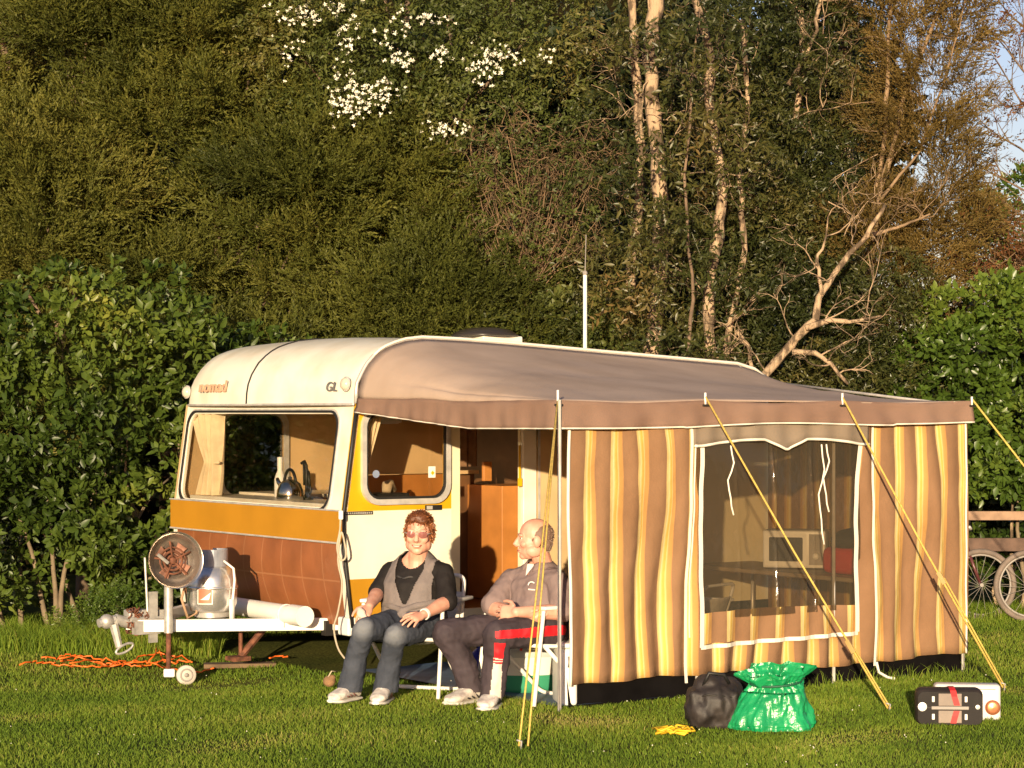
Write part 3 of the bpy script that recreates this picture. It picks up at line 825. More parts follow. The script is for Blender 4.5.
def apron_mat():
    m, nt, bs, out = newmat('brown_ribbed_panel')
    tc = nt.nodes.new('ShaderNodeTexCoord'); sx = nt.nodes.new('ShaderNodeSeparateXYZ')
    nt.links.new(tc.outputs['Object'], sx.inputs[0])
    cb = nt.nodes.new('ShaderNodeCombineXYZ'); nt.links.new(sx.outputs['Y'], cb.inputs[0]); nt.links.new(sx.outputs['Z'], cb.inputs[1])
    br = nt.nodes.new('ShaderNodeTexBrick'); br.offset = 0
    br.inputs['Color1'].default_value = (.295, .105, .040, 1); br.inputs['Color2'].default_value = (.28, .098, .037, 1)
    br.inputs['Mortar'].default_value = (.365, .155, .068, 1)
    br.inputs['Scale'].default_value = 1; br.inputs['Brick Width'].default_value = .27; br.inputs['Row Height'].default_value = .58
    br.inputs['Mortar Size'].default_value = .006
    nt.links.new(cb.outputs[0], br.inputs['Vector'])
    nz = nt.nodes.new('ShaderNodeTexNoise'); nz.inputs['Scale'].default_value = 4; nz.inputs['Detail'].default_value = 6
    nt.links.new(tc.outputs['Object'], nz.inputs['Vector'])
    rp = nt.nodes.new('ShaderNodeValToRGB'); rp.color_ramp.elements[0].position = .3; rp.color_ramp.elements[0].color = (.72, .72, .72, 1); rp.color_ramp.elements[1].position = .65
    nt.links.new(nz.outputs['Fac'], rp.inputs[0])
    mx = nt.nodes.new('ShaderNodeMix'); mx.data_type = 'RGBA'; mx.blend_type = 'MULTIPLY'; mx.inputs[0].default_value = 1
    nt.links.new(br.outputs[0], mx.inputs[6]); nt.links.new(rp.outputs[0], mx.inputs[7]); nt.links.new(mx.outputs[2], bs.inputs['Base Color'])
    bs.inputs['Roughness'].default_value = .38
    return m

def text_mesh(name, body, size, mat, parent, mtx, depth=.002, shear=0.0, bold=0.0, space=1.0):
    cu = bpy.data.curves.new(name, 'FONT'); cu.body = body; cu.size = size; cu.extrude = depth; cu.offset = bold
    cu.shear = shear; cu.space_character = space; cu.align_x = 'CENTER'; cu.align_y = 'CENTER'
    tmp = bpy.data.objects.new(name + '_tmp', cu); COL.objects.link(tmp)
    bpy.context.view_layer.update()
    dg = bpy.context.evaluated_depsgraph_get()
    me = bpy.data.meshes.new_from_object(tmp.evaluated_get(dg))
    bpy.data.objects.remove(tmp); bpy.data.curves.remove(cu)
    me.name = name; me.materials.clear(); me.materials.append(mat)
    o = bpy.data.objects.new(name, me); COL.objects.link(o); o.parent = parent
    o.matrix_local = mtx
    return o
def frame(o, x, y, z):       # matrix with the given axes and origin
    m = Matrix((x, y, z)).transposed().to_4x4(); m.translation = o
    return m

CW = 2.5
car = thing('caravan', 'vintage white caravan with yellow and ochre bands and brown front apron', 'caravan', C0, TH)
# side profile, going up the front, over the roof and down the back: (x, z)
def fx(z):                    # front face leans
    if z > 1.05: return .10 * (z - 1.05) / .70
    if z > .80: return 0.0
    return .065 * (.80 - z) / .52
ROOF = [(.098, 1.755), (.100, 1.83), (.106, 1.885), (.126, 1.944), (.150, 1.985), (.172, 2.017), (.218, 2.064), (.262, 2.098), (.311, 2.126), (.38, 2.152), (.46, 2.175), (.594, 2.191), (.9, 2.184), (1.244, 2.168), (2.2, 2.113), (3.0, 2.068), (3.353, 2.048), (3.52, 2.01), (3.65, 1.94), (3.74, 1.84), (3.78, 1.74)]
# roof cap
mb = MB()
ysr = [0, .012, .04, .10, .25, .5, .9, 1.25, 1.6, 2.0, 2.25, 2.38, 2.44, 2.48, 2.5]
def cap_pt(i, y):
    x, z = ROOF[i]
    e = min(y, CW - y); dr = 0
    if y > CW / 2: dr = .06 * max(0, 1 - e / .14) ** 2 
    else: dr = .010 * max(0, 1 - e / .05) ** 2
    k = min(1, max(0, (z - 1.80) / .25))
    cr = .035 * (1 - (2 * y / CW - 1) ** 2)
    fwd = -.05 * (1 - (2 * y / CW - 1) ** 2) * max(0, 1 - x / .5)
    return Vector((x - .022 * (1 - k) * (1 if x < 2 else -1) + fwd + (dr * (1 if x < .5 else 0)), y, z + (cr - dr) * k))
n = len(ROOF)
vsr = [cap_pt(i, y) for y in ysr for i in range(n)]
fsr = [(j * n + i, j * n + i + 1, (j + 1) * n + i + 1, (j + 1) * n + i) for j in range(len(ysr) - 1) for i in range(n - 1)]
mb.add(vsr, fsr)
mb.add([cap_pt(i, 0) for i in range(n)] + [Vector((cap_pt(i, 0).x, 0, 1.755)) for i in range(n)], [(i, i + 1, n + i + 1, n + i) for i in range(n - 1)])
mb.add([cap_pt(i, CW) for i in range(n)] + [Vector((cap_pt(i, CW).x, CW, 1.755)) for i in range(n)], [(i, i + 1, n + i + 1, n + i) for i in range(n - 1)])
roof = mb.build('roof', m_cream, car, smooth=True, angle=50)
mb = MB()
ps = [cap_pt(i, 1.42) + Vector((-.004 if i < 6 else 0, 0, .003 if i > 4 else 0)) for i in range(0, n - 4)]
mb.tube(ps, .006, 5)
mb.build('roof_seam', m_black, roof)
mb = MB()      # lip under the cap: a drip rail
mb.tube([cap_pt(0, y) + Vector((-.004, 0, -.004)) for y in ysr], .010, 6)
mb.build('drip_rail', m_alu, roof, smooth=True)
# vent hatch on the roof
vc = loc(w(485, 343, 17.0))
mb = MB(); mb.box((vc.x + .05, vc.y, vc.z + .020), (.36, .34, .06), bev=.012); vent = mb.build('roof_vent', m_cream, roof, smooth=True, angle=40)
mb = MB(); mb.lathe([(.0, .105), (.10, .102), (.19, .085), (.25, .052), (.258, .042), (.24, .036)], (vc.x, vc.y, vc.z + .012), n=24)
mb.build('vent_lid', M('smoked_plastic', (.035, .028, .022), .3, var=.1), vent, smooth=True)
# aerial
a0 = loc(w(585, 349, 17.4))
mb = MB(); mb.tube([a0 + Vector((0, 0, -.05)), a0 + Vector((0, 0, .57))], .015, 8)
aer = mb.build('aerial_pole', m_white, car, smooth=True, angle=40)
mb = MB(); mb.tube([a0 + Vector((0, 0, .57)), a0 + Vector((.01, 0, .88))], [.004, .003], 5); mb.ball(a0 + Vector((0, 0, .585)), .02, 8, 6)
mb.build('whip', m_grey, aer)

# front wall: cream panel with the big window
FO = Vector((0, 0, 1.05)); FV = Vector((.10, 0, .70)); FVn = FV.normalized(); FN = Vector((-FVn.z, 0, FVn.x))   # outward
def fmap(u, v, t): return FO + Vector((0, u, 0)) + FVn * v - FN * t
def fuv(px, py):
    p = onp(px, py, FO, FN); return p.y, (p - FO).dot(FVn)
cs = [fuv(329, 508), fuv(338, 411), fuv(187, 416), fuv(180, 505)]
y0, y1 = (cs[0][0] + cs[1][0]) / 2, (cs[2][0] + cs[3][0]) / 2
v0, v1 = (cs[0][1] + cs[3][1]) / 2, (cs[1][1] + cs[2][1]) / 2
y0 = max(.09, y0); y1 = min(2.41, y1); v0 = max(.012, v0)
mb = MB(); mb.ring([(0, 0), (CW, 0), (CW, FV.length), (0, FV.length)], [rrect(y0, v0, y1, v1, .10, 6)], fmap, .03)
front = mb.build('front_wall', m_cream, car)
mb = MB(); mb.ring(rrect(y0 - .022, v0 - .022, y1 + .022, v1 + .022, .115, 6), [rrect(y0 - .006, v0 - .006, y1 + .006, v1 + .006, .108, 6)], lambda u, v, t: fmap(u, v, t - .012), .02)
fw = mb.build('front_window', m_black, front)
mb = MB(); mb.ring(rrect(y0 - .034, v0 - .034, y1 + .034, v1 + .034, .125, 6), [rrect(y0 - .022, v0 - .022, y1 + .022, v1 + .022, .115, 6)], lambda u, v, t: fmap(u, v, t - .007), .006)
mb.build('window_trim', m_alu, front)
mb = MB(); mb.ring(rrect(y0 + .004, v0 + .004, y1 - .004, v1 - .004, .10, 6), [], lambda u, v, t: fmap(u, v, t + .006), .004)
tag(mb.build('front_window_pane', m_glass, front), None)
# ochre belt, trims, brown apron
mb = MB(); mb.box((.0 - .008, CW / 2, .945), (.05, CW + .004, .215), bev=.006)
belt = mb.build('front_belt', m_ochre, car)
mb = MB(); mb.tube([(-.034, -.004, 1.052), (-.034, CW + .004, 1.052)], .006, 6); mb.tube([(-.034, .0, .838), (-.034, CW, .838)], .007, 6)
mb.build('belt_trim', m_alu, belt, smooth=True, angle=50)
mb = MB()
def ap(u, v):
    z = .828 - .548 * v; bulge = -.05 * math.sin(math.pi * min(1, v * 1.1)) * math.sin(math.pi * (.08 + .84 * u)) 
    return Vector((fx(z) + bulge + .02 * v - .008, .07 + (CW - .14) * u, z))
mb.grid(ap, 24, 12)
mb.build('front_apron', apron_mat(), car, smooth=True)
mb = MB()
for q in (.0, CW - .07):
    mb = MB(); mb.add([Vector((fx(z) - .004, q + d, z)) for z in (1.05, .83, .80, .54, .28) for d in (0, .07)], [(2 * i, 2 * i + 1, 2 * i + 3, 2 * i + 2) for i in range(4)])
    mb.build('corner_post', m_cream, car)
# near side wall with window and door openings, painted in bands
def side_paint():
    m, nt, bs, out = newmat('banded_side_paint')
    tc = nt.nodes.new('ShaderNodeTexCoord'); sx = nt.nodes.new('ShaderNodeSeparateXYZ'); nt.links.new(tc.outputs['Object'], sx.inputs[0])
    def step(sock, val):
        n_ = nt.nodes.new('ShaderNodeMath'); n_.operation = 'GREATER_THAN'; n_.inputs[1].default_value = val
        nt.links.new(sock, n_.inputs[0]); return n_.outputs[0]
    def mixc(f, a, b):
        n_ = nt.nodes.new('ShaderNodeMix'); n_.data_type = 'RGBA'
        nt.links.new(f, n_.inputs[0])
        for s_, v_ in ((6, a), (7, b)):
            if isinstance(v_, tuple): n_.inputs[s_].default_value = rgb(v_)
            else: nt.links.new(v_, n_.inputs[s_])
        return n_.outputs[2]
    lo = mixc(step(sx.outputs['Z'], .597), (.46, .225, .016), (.80, .76, .62))
    mid = mixc(step(sx.outputs['Z'], 1.045), lo, (.66, .365, .010))
    post = mixc(step(sx.outputs['X'], .845), mid, (.80, .72, .50))
    nz = nt.nodes.new('ShaderNodeTexNoise'); nz.inputs['Scale'].default_value = 3; nz.inputs['Detail'].default_value = 7
    nt.links.new(tc.outputs['Object'], nz.inputs['Vector'])
    rp = nt.nodes.new('ShaderNodeValToRGB'); rp.color_ramp.elements[0].color = (.86, .84, .78, 1); rp.color_ramp.elements[0].position = .3; rp.color_ramp.elements[1].position = .6
    nt.links.new(nz.outputs[0], rp.inputs[0])
    mx = nt.nodes.new('ShaderNodeMix'); mx.data_type = 'RGBA'; mx.blend_type = 'MULTIPLY'; mx.inputs[0].default_value = 1
    nt.links.new(post, mx.inputs[6]); nt.links.new(rp.outputs[0], mx.inputs[7]); nt.links.new(mx.outputs[2], bs.inputs['Base Color'])
    bs.inputs['Roughness'].default_value = .36
    return m
prof = [(.065, .28), (0, .80), (0, 1.05), (.10, 1.755), (3.78, 1.755), (3.80, 1.1), (3.72, .30)]
sw = (.160, 1.118, .795, 1.70)
door = rrect(.915, .36, 1.415, 1.74, .05, 4)
win = rrect(*sw, .10, 6)
smap = lambda u, v, t: Vector((u, t, v))
mb = MB(); mb.ring(prof, [win, door], smap, .03)
side = mb.build('side_wall', side_paint(), car)
mb = MB(); mb.ring(rrect(sw[0] - .03, sw[1] - .035, sw[2] + .03, sw[3] + .03, .13, 6), [rrect(sw[0] + .002, sw[1] + .002, sw[2] - .002, sw[3] - .002, .10, 6)], lambda u, v, t: Vector((u, t - .03, v)), .032)
swf = mb.build('side_window', m_alu, side, smooth=True, angle=40)
mb = MB(); mb.ring(rrect(sw[0] - .002, sw[1] - .002, sw[2] + .002, sw[3] + .002, .10, 6), [rrect(sw[0] + .018, sw[1] + .018, sw[2] - .018, sw[3] - .018, .09, 6)], lambda u, v, t: Vector((u, t - .018, v)), .014)
mb.build('window_seal', m_black, swf)
mb = MB(); mb.ring(rrect(sw[0] + .010, sw[1] + .010, sw[2] - .010, sw[3] - .010, .09, 6), [], lambda u, v, t: Vector((u, t - .010, v)), .004)
mb.build('side_window_pane', m_glass, swf)
mb = MB(); p = ony(432, 472, -.014); mb.box((p.x, -.013, p.z), (.055, .002, .075)); mb.build('white_sticker', m_white, swf)
mb = MB(); mb.box((p.x + .004, -.0155, p.z - .006), (.022, .002, .022), rot=(0, .78, 0)); mb.build('sticker_mark', m_yellow, swf)
mb = MB(); p = ony(376, 474, -.014); mb.lathe([(.0, 0), (.026, 0), (.026, .003), (0, .003)], (p.x, -.013, p.z), (0, -1, 0)); mb.build('blue_sticker', M('blue_sticker', (.25, .30, .42), .5), swf)
# awning rail and dark rubber gap down the front edge
mb = MB()
edge = [Vector((fx(z) - .004, -.012, z)) for z in (.28, .54, .80, 1.05, 1.4, 1.72)]
mb.tube(edge, .013, 6); mb.build('edge_rubber', m_black, car, smooth=True)
mb = MB(); mb.tube([Vector((x - (.012 if z < 1.9 else 0), -.014, z + .004)) for x, z in ROOF[:-2]], .014, 6)
mb.build('awning_rail', m_alu, car, smooth=True)
# badges, vents
mb = MB()
p = ony(358, 513, 0); mb.box((p.x, -.006, p.z), (.215, .010, .022)); 
mb.build('name_badge', m_dark, side)
mb = MB()
for i in range(13): mb.box((p.x - .095 + .0158 * i, -.0125, p.z), (.0075, .004, .011))
mb.build('badge_letters', m_alu, side)
p = ony(433, 507.5, 0)
mb = MB(); mb.box((p.x, -.006, p.z), (.13, .010, .034)); bd = mb.build('maker_badge', m_dark, side)
mb = MB(); mb.box((p.x - .035, -.0125, p.z), (.045, .004, .024)); mb.build('badge_panel', m_alu, bd)
# writing on the cap
p = onx(217, 387, .074)
text_mesh('lettering', 'nomad', .118, m_letter_peach, roof, frame(Vector((.078 - .022 - .020, p.y, p.z)), Vector((0, -1.35, 0)), Vector((.10, 0, 1)).normalized(), Vector((-1, 0, .10)).normalized()), .004, .12, .0012, 1.0)
p = onx(336, 387, .078)
text_mesh('lettering', 'GL', .090, m_letter_grey, roof, frame(Vector((.080 - .022 - .006, p.y + .02, p.z)), Vector((0, -1.3, 0)), Vector((.10, 0, 1)).normalized(), Vector((-1, 0, .10)).normalized()), .003, .15, 0, 1.05)
for (px, py) in ((188, 392), (347, 384)):
    p = onx(px, py, .07); yy = min(CW - .035, max(.035, p.y))
    mb = MB(); mb.lathe([(.045, 0), (.043, .012), (.034, .026), (.018, .034), (0, .036)], (.062, yy, p.z), (-1, 0, .1)); o = mb.build('marker_lamp', m_lens, roof, smooth=True)
    mb = MB(); mb.lathe([(.050, -.004), (.050, .006), (.044, .008)], (.062, yy, p.z), (-1, 0, .1)); mb.build('lamp_rim', m_alu, o, smooth=True, angle=40)
# far side wall with its window, rear wall, floor, ceiling
q0, q1 = ony(222, 500, CW - .03), ony(284, 412, CW - .03)
qb = ony(260, 494, CW - .03).z
fwn = rrect(q0.x, qb, q1.x, 1.68, .09, 5)
mb = MB(); mb.ring(prof, [fwn], lambda u, v, t: Vector((u, CW - t, v)), .03)
far = mb.build('far_wall', m_beige, car)
mb = MB(); mb.ring(rrect(q0.x - .03, qb - .03, q1.x + .03, 1.71, .11, 5), [rrect(q0.x + .004, qb + .004, q1.x - .004, 1.676, .09, 5)], lambda u, v, t: Vector((u, CW - .06 + t, v)), .03)
ffr = mb.build('far_window', m_alu, far)
mb = MB(); mb.ring(rrect(q0.x, qb, q1.x, 1.68, .09, 5), [], lambda u, v, t: Vector((u, CW - .02 + t, v)), .004)
mb.build('far_window_pane', m_glass, ffr)
mb = MB(); mb.box((3.76, CW / 2, 1.05), (.03, CW - .07, 1.4)); mb.build('rear_wall', m_cream, car)
mb = MB(); mb.box((1.9, CW / 2, .32), (3.6, CW - .07, .05)); mb.build('floor', m_brownwood, car)
mb = MB(); mb.box((1.93, CW / 2, 1.745), (3.6, CW - .07, .012)); mb.build('ceiling', m_cream, car)
# interior: bench along the front and side, sink units, cupboards
mb = MB(); mb.box((.30, 1.27, 1.065), (.40, 2.35, .03), bev=.005); bench = mb.build('front_bench', m_cream, car)
mb = MB(); mb.box((.30, 1.27, .70), (.38, 2.30, .68)); mb.build('bench_front', m_orange, bench)
mb = MB(); mb.box((1.60, 2.0, .72), (2.2, .78, .70)); cb_ = mb.build('kitchen_unit', m_orange, car)
mb = MB(); mb.box((1.60, 2.0, 1.085), (2.22, .80, .025)); mb.build('worktop', m_cream, cb_)
mb = MB(); mb.box((1.86, .72, .76), (.52, .45, .82), bev=.004); cup = mb.build('orange_cupboard', m_orange, car)
mb = MB(); mb.box((1.63, .735, 1.27), (.07, .03, .14), bev=.004); mb.build('cupboard_shelf_end', m_orange, cup)
mb = MB(); mb.box((1.86, .494, .80), (.004, .006, .74)); mb.box((1.97, .488, .98), (.012, .02, .07)); mb.build('cupboard_door_gap', m_brownwood, cup)
mb = MB(); mb.box((1.04, .95, .80), (.84, .05, .90)); pnl = mb.build('low_panel', m_orange, car)
mb = MB(); mb.box((1.04, .97, 1.49), (.84, .03, .47)); mb.build('upper_panel', m_beige, pnl)
mb = MB(); mb.box((1.56, .97, .80), (.20, .05, .90)); pnl = mb.build('brown_shade_panel', m_brownwood, car)  # its dark brown also stands for the sitter's shadow in the doorway
mb = MB(); mb.box((1.56, .93, 1.262), (.20, .10, .025)); mb.build('panel_ledge', m_beige, pnl)
mb = MB(); mb.box((2.13, 1.2, 1.05), (.02, 2.3, 1.36)); mb.build('partition', m_brownwood, car)
mb = MB()       # brown curtains hanging behind the door
mb.grid(lambda u, v: Vector((1.46 + .26 * u, .98 + .02 * math.sin(u * 20), 1.30 + .42 * v)), 30, 4)
mb.build('inner_curtain', M('brown_curtain', (.20, .11, .055), .9, var=.2, scale=14), car, smooth=True, recalc=False)
# tied curtain in the front window, one in the side window
def curtain(u, v, yc, w0, w1, x0, z0, z1, tie):
    z = z0 + (z1 - z0) * v
    k = abs(v - tie); wd_ = w1 + (w0 - w1) * min(1, (k / (1 - tie if v > tie else .42)) ** .8)
    if v < tie: wd_ = w1 + (w0 * .72 - w1) * min(1, (k / tie) ** .7)
    return Vector((x0 + .042 * math.sin(u * 24 + v * 1.5) + .010 * math.sin(u * 71), yc + (u - .5) * wd_ - (.10 * (1 - min(1, k / .5)) if True else 0), z))
yc = onx(208, 450, .16).y
mb = MB(); mb.grid(lambda u, v: curtain(u, v, yc - .02, .42, .13, .15, 1.085, 1.70, .40), 56, 24)
cur = mb.build('curtain', m_curt, car, smooth=True, recalc=False)
mb = MB(); mb.tube([(.13, yc - .24, 1.33), (.125, yc - .12, 1.325), (.13, yc - .01, 1.34), (.15, yc + .06, 1.40)], .012, 6); mb.build('curtain_tie', m_curt, cur, smooth=True)
mb = MB(); mb.grid(lambda u, v: Vector((.185 + (.03 + .13 * v) * u, .075 + .012 * math.sin(u * 30), 1.30 + .40 * v)), 30, 10)
mb.build('curtain', m_curt, car, smooth=True, recalc=False)
# dangling lamp seen through the side window
mb = MB(); mb.lathe([(0, .05), (.06, .045), (.09, .02), (.095, 0), (.06, -.012), (0, -.014)], (.62, .45, 1.63)); mb.build('ceiling_lamp', m_whitepl, car, smooth=True)
# door frame and the open door leaf lying back against the side
mb = MB(); mb.box((1.472, -.020, 1.06), (.112, .035, 1.40), bev=.006); mb.build('door_frame', m_cream, car)
mb = MB(); mb.box((1.83, -.028, 1.05), (.58, .03, 1.38), bev=.006); dl = mb.build('door', m_beige, car)
mb = MB(); mb.ring(rrect(1.535, .35, 2.125, 1.745, .03), [rrect(1.553, .37, 2.105, 1.725, .03)], lambda u, v, t: Vector((u, -.046 + t, v)), .006); mb.build('door_trim', m_alu, dl)
p = ony(520, 462, -.045)
mb = MB(); mb.box((p.x, -.041, p.z), (.012, .008, .23)); mb.box((p.x, -.045, p.z - .14), (.03, .012, .055)); mb.build('door_strap', m_yellow, dl)
# chassis, wheel, stabiliser
mb = MB(); mb.box((1.9, .35, .25), (3.7, .06, .10)); mb.box((1.9, 2.15, .25), (3.7, .06, .10)); mb.box((.3, 1.25, .24), (.06, 1.9, .08)); mb.build('chassis', m_dark, car)
for yy in (.16, 2.34):
    mb = MB(); mb.lathe([(.12, -.07), (.22, -.08), (.28, -.06), (.29, 0), (.28, .06), (.22, .08), (.12, .07)], (2.3, yy, .29), (0, 1, 0), 24); wh = mb.build('wheel', m_black, car, smooth=True)
    mb = MB(); mb.lathe([(0, -.03), (.10, -.04), (.13, -.07), (.13, .07), (.10, .04), (0, .03)], (2.3, yy, .29), (0, 1, 0), 20); mb.build('rim', m_white, wh, smooth=True)
g0 = loc(ong(238, 660)); gy = .9
p = ony(238, 655, gy)
mb = MB(); mb.tube([(p.x + .25, gy, .26), (p.x + .02, gy, .03)], .024, 6); mb.box((p.x, gy, .02), (.13, .13, .03)); mb.tube([(p.x + .02, gy, .05), (p.x + .02, gy, .26)], .014, 6)
mb.build('stabiliser_leg', m_rust, car)
# drawbar
cp = ony(122, 630, 1.0); zb = .275
n0 = Vector((-1.10, 1.0, zb)); n0 = ony(135, 630, .97); n0.z = zb; n1 = Vector((.18, .22, zb))
n1 = ony(352, 631, .28); n1.z = zb
def beam(mb, a, b, wdt, hgt):
    d = (b - a); q = d.to_track_quat('X', 'Z').to_matrix()
    mb.box((a + b) / 2, (d.length, wdt, hgt), q, bev=.006)
mb = MB(); beam(mb, n0, n1, .05, .082); beam(mb, Vector((n0.x, n0.y + .09, zb)), Vector((n1.x, CW - n1.y + .1, zb)), .05, .078)
bar = mb.build('drawbar', m_white, car)
mb = MB()
tip = Vector((n0.x - .02, n0.y + .05, zb + .015))
mb.tube([tip + Vector((.16, 0, .03)), tip, tip + Vector((-.10, 0, .03))], .040, 10)
mb.ball(tip + Vector((-.16, 0, .02)), (.05, .05, .05), 12, 8); mb.tube([tip + Vector((-.10, 0, .03)), tip + Vector((-.22, 0, .01))], .030, 8)
mb.tube([tip + Vector((-.12, -.02, .0)), tip + Vector((-.09, -.04, -.15))], [.032, .024], 8)
mb.box(tip + Vector((.06, 0, .06)), (.16, .10, .06), bev=.01)
mb.build('coupling', m_galv, bar, smooth=True, angle=40)
mb = MB()
ctr = tip + Vector((-.06, -.06, -.16)); lp = []
for i in range(16):
    a = 2 * math.pi * i / 16; lp.append(ctr + Vector((.062 * math.cos(a), .0, .026 * math.sin(a) + .022 * math.cos(a))))
mb.tube(lp, .009, 6, closed=True); mb.build('coupling_loop', m_galv, bar, smooth=True)
mb = MB()
for i in range(46):
    c = tip + Vector((.03 + random.uniform(-.06, .09), -.05 + random.uniform(-.03, .03), random.uniform(-.07, .10)))
    u1 = Vector((random.gauss(0, 1), random.gauss(0, 1), random.gauss(0, 1))).normalized(); u2 = u1.orthogonal().normalized()
    mb.tube([c + (u1 * math.cos(a) * .020 + u2 * math.sin(a) * .013) for a in np.arange(0, 6.2, .8)], .0042, 4, closed=True)
tag(mb.build('chain', m_rust, bar, smooth=True), kind='stuff')
mb = MB()
h0 = ony(153, 626, .95)
mb.box(h0 + Vector((0, 0, .06)), (.06, .02, .34)); mb.box(h0 + Vector((-.05, 0, -.005)), (.18, .06, .09)); mb.tube([h0 + Vector((.1, 0, .05)), h0 + Vector((-.16, 0, .05))], .016, 6); mb.tube([h0 + Vector((-.04, 0, .1)), h0 + Vector((-.06, 0, .46))], .008, 6)
mb.box(h0 + Vector((.07, .02, .03)), (.03, .03, .15))
mb.build('handbrake_lever', m_galv, bar)
# jockey wheel
jy = .78
j = ony(168.5, 630, jy)
gzj = gz(*wl(j.x, j.y).xy)
mb = MB(); mb.tube([(j.x, jy, zb - .04), (j.x, jy, .66)], .030, 10)
jk = mb.build('jockey_post', m_galv, bar, smooth=True, angle=40)
mb = MB(); mb.tube([(j.x, jy, gzj + .07), (j.x, jy, zb)], .017, 8); mb.build('jockey_tube', m_rust, jk, smooth=True)
jw = Vector((j.x + .075, jy - .05, gzj + .068))
mb = MB(); mb.box((j.x + .005, jy - .005, gzj + .080), (.075, .05, .055), rot=(0, 0, R(-34)), bev=.01); mb.build('jockey_fork', m_white, jk)
mb = MB(); ax = tuple((loc(CAMP) - jw).normalized() * .9 + Vector((.15, .1, -.05)))
mb.lathe([(0, -.026), (.05, -.026), (.064, -.018), (.067, 0), (.064, .018), (.05, .026), (0, .026)], jw + Vector((.012, -.035, 0)), ax, 24); wj = mb.build('jockey_wheel', M('off_white_rubber', (.55, .50, .42), .6, var=.15), jk, smooth=True, angle=40)
mb = MB(); mb.lathe([(.046, .022), (.043, .030), (.034, .031), (.032, .022), (.016, .022), (.014, .034), (.0, .034)], jw + Vector((.012, -.035, 0)), ax, 18); mb.build('wheel_hub', m_grey, wj, smooth=True)
# white pipe carried across the front
p0 = Vector((-.19, ony(300, 617, .3).y, 0)); pa = onx(304, 616.5, -.16); pb = onx(228, 601, -.16)
pa = Vector((-.16, pa.y, pa.z)); pb = Vector((-.16, pb.y + .3, pa.z))
mb = MB(); mb.tube([pa, pb], .062, 20); pipe = mb.build('carry_pipe', m_whitepl, bar, smooth=True, angle=40)
dd = (pb - pa).normalized()
mb = MB(); mb.tube([pa - dd * .012, pa + dd * .16], .070, 20); mb.tube([pa + dd * .24, pa + dd * .255], .066, 16); mb.build('pipe_cap', m_whitepl, pipe, smooth=True, angle=40)
for yy in (pa.y + .25, pb.y - .2):
    mb = MB(); mb.box((pa.x, yy, zb + .03), (.05, .04, .10)); mb.build('pipe_bracket', m_galv, pipe)
# corner box and a hanging cable
mb = MB(); mb.box((.10, .06, .285), (.14, .14, .12), bev=.012); mb.build('corner_jack_housing', m_white, bar)

# things carried by or standing in the caravan --------------------------------------------
def inframe(name, label, cat_, p, group=None): return thing(name, label, cat_, wl(p[0], p[1], p[2]), TH, group)
# gas bottle
bp_ = ony(212, 622, .86); bz = zb + .045
GS = 1.10
gb = inframe('gas_bottle', 'silver gas bottle with a collar and a red and white label standing on the drawbar', 'gas bottle', (bp_.x, .86, bz))
mb = MB(); mb.lathe([(.105, .03), (.135, .045), (.153, .09), (.155, .20), (.150, .26), (.130, .315), (.09, .35), (.045, .362), (0, .365)], n=28); mb.lathe([(.156, .19), (.160, .195), (.160, .205), (.156, .21)], n=28)
mb.build('bottle_body', M('silver_paint', (.72, .70, .68), .27, .8, var=.08, scale=10), gb, smooth=True, angle=40)
mb = MB(); mb.lathe([(.100, 0), (.108, 0), (.108, .055), (.100, .055)], n=24); mb.build('foot_ring', m_galv, gb, smooth=True, angle=40)
mb = MB()
for a in range(-120, 121, 10):
    if a == 120: break
    a0, a1 = R(a - 60), R(a - 50); h_ = .455
    for (r0, ) in ((.098,),):
        mb.add([(r0 * math.cos(a0), r0 * math.sin(a0), .34), (r0 * math.cos(a1), r0 * math.sin(a1), .34), (r0 * math.cos(a1), r0 * math.sin(a1), h_), (r0 * math.cos(a0), r0 * math.sin(a0), h_),
                (.092 * math.cos(a0), .092 * math.sin(a0), .34), (.092 * math.cos(a1), .092 * math.sin(a1), .34), (.092 * math.cos(a1), .092 * math.sin(a1), h_), (.092 * math.cos(a0), .092 * math.sin(a0), h_)],
               [(0, 1, 2, 3), (7, 6, 5, 4), (3, 2, 6, 7)])
mb.build('collar', M('blue_grey_paint', (.35, .37, .42), .4, .3, var=.15, scale=12), gb, smooth=True, angle=40)
mb = MB(); mb.tube([(0, 0, .36), (0, 0, .42)], .022, 10); mb.tube([(0, 0, .40), (-.05, -.05, .40)], .012, 8); mb.ball((0, 0, .435), (.03, .03, .012), 10, 6); mb.build('valve', m_galv, gb, smooth=True, angle=40)
# label on the side that faces the camera
la = math.atan2(-.79, -.61)
def onbot(u, v, r): return Vector((r * math.cos(la + u / .155), r * math.sin(la + u / .155), v))
mb = MB(); mb.grid(lambda u, v: onbot(-.062 + .095 * u, .095 + .105 * v, .1575), 6, 2); lab_ = mb.build('label', m_white, gb, smooth=True)
mb = MB(); mb.grid(lambda u, v: onbot(-.056 + .083 * u, .101 + .093 * v, .1590), 6, 2); mb.build('label_panel', M('red_print', (.62, .16, .08), .5), lab_, smooth=True)
mb = MB(); mb.grid(lambda u, v: onbot(-.050 + .06 * u + .012 * v, .125 + .05 * v * u, .1603), 6, 2); mb.build('label_mark', m_white, lab_, smooth=True)
mb = MB(); mb.tube([(.03, -.10, .38), (.07, -.15, .33), (.075, -.155, .25), (.06, -.155, .10), (.05, -.15, -.0)], .008, 6); mb.box((.055, -.155, .06), (.03, .02, .13)); mb.build('hold_strap', m_whitepl, gb, smooth=True); gb.scale = (GS, GS, 1.0)
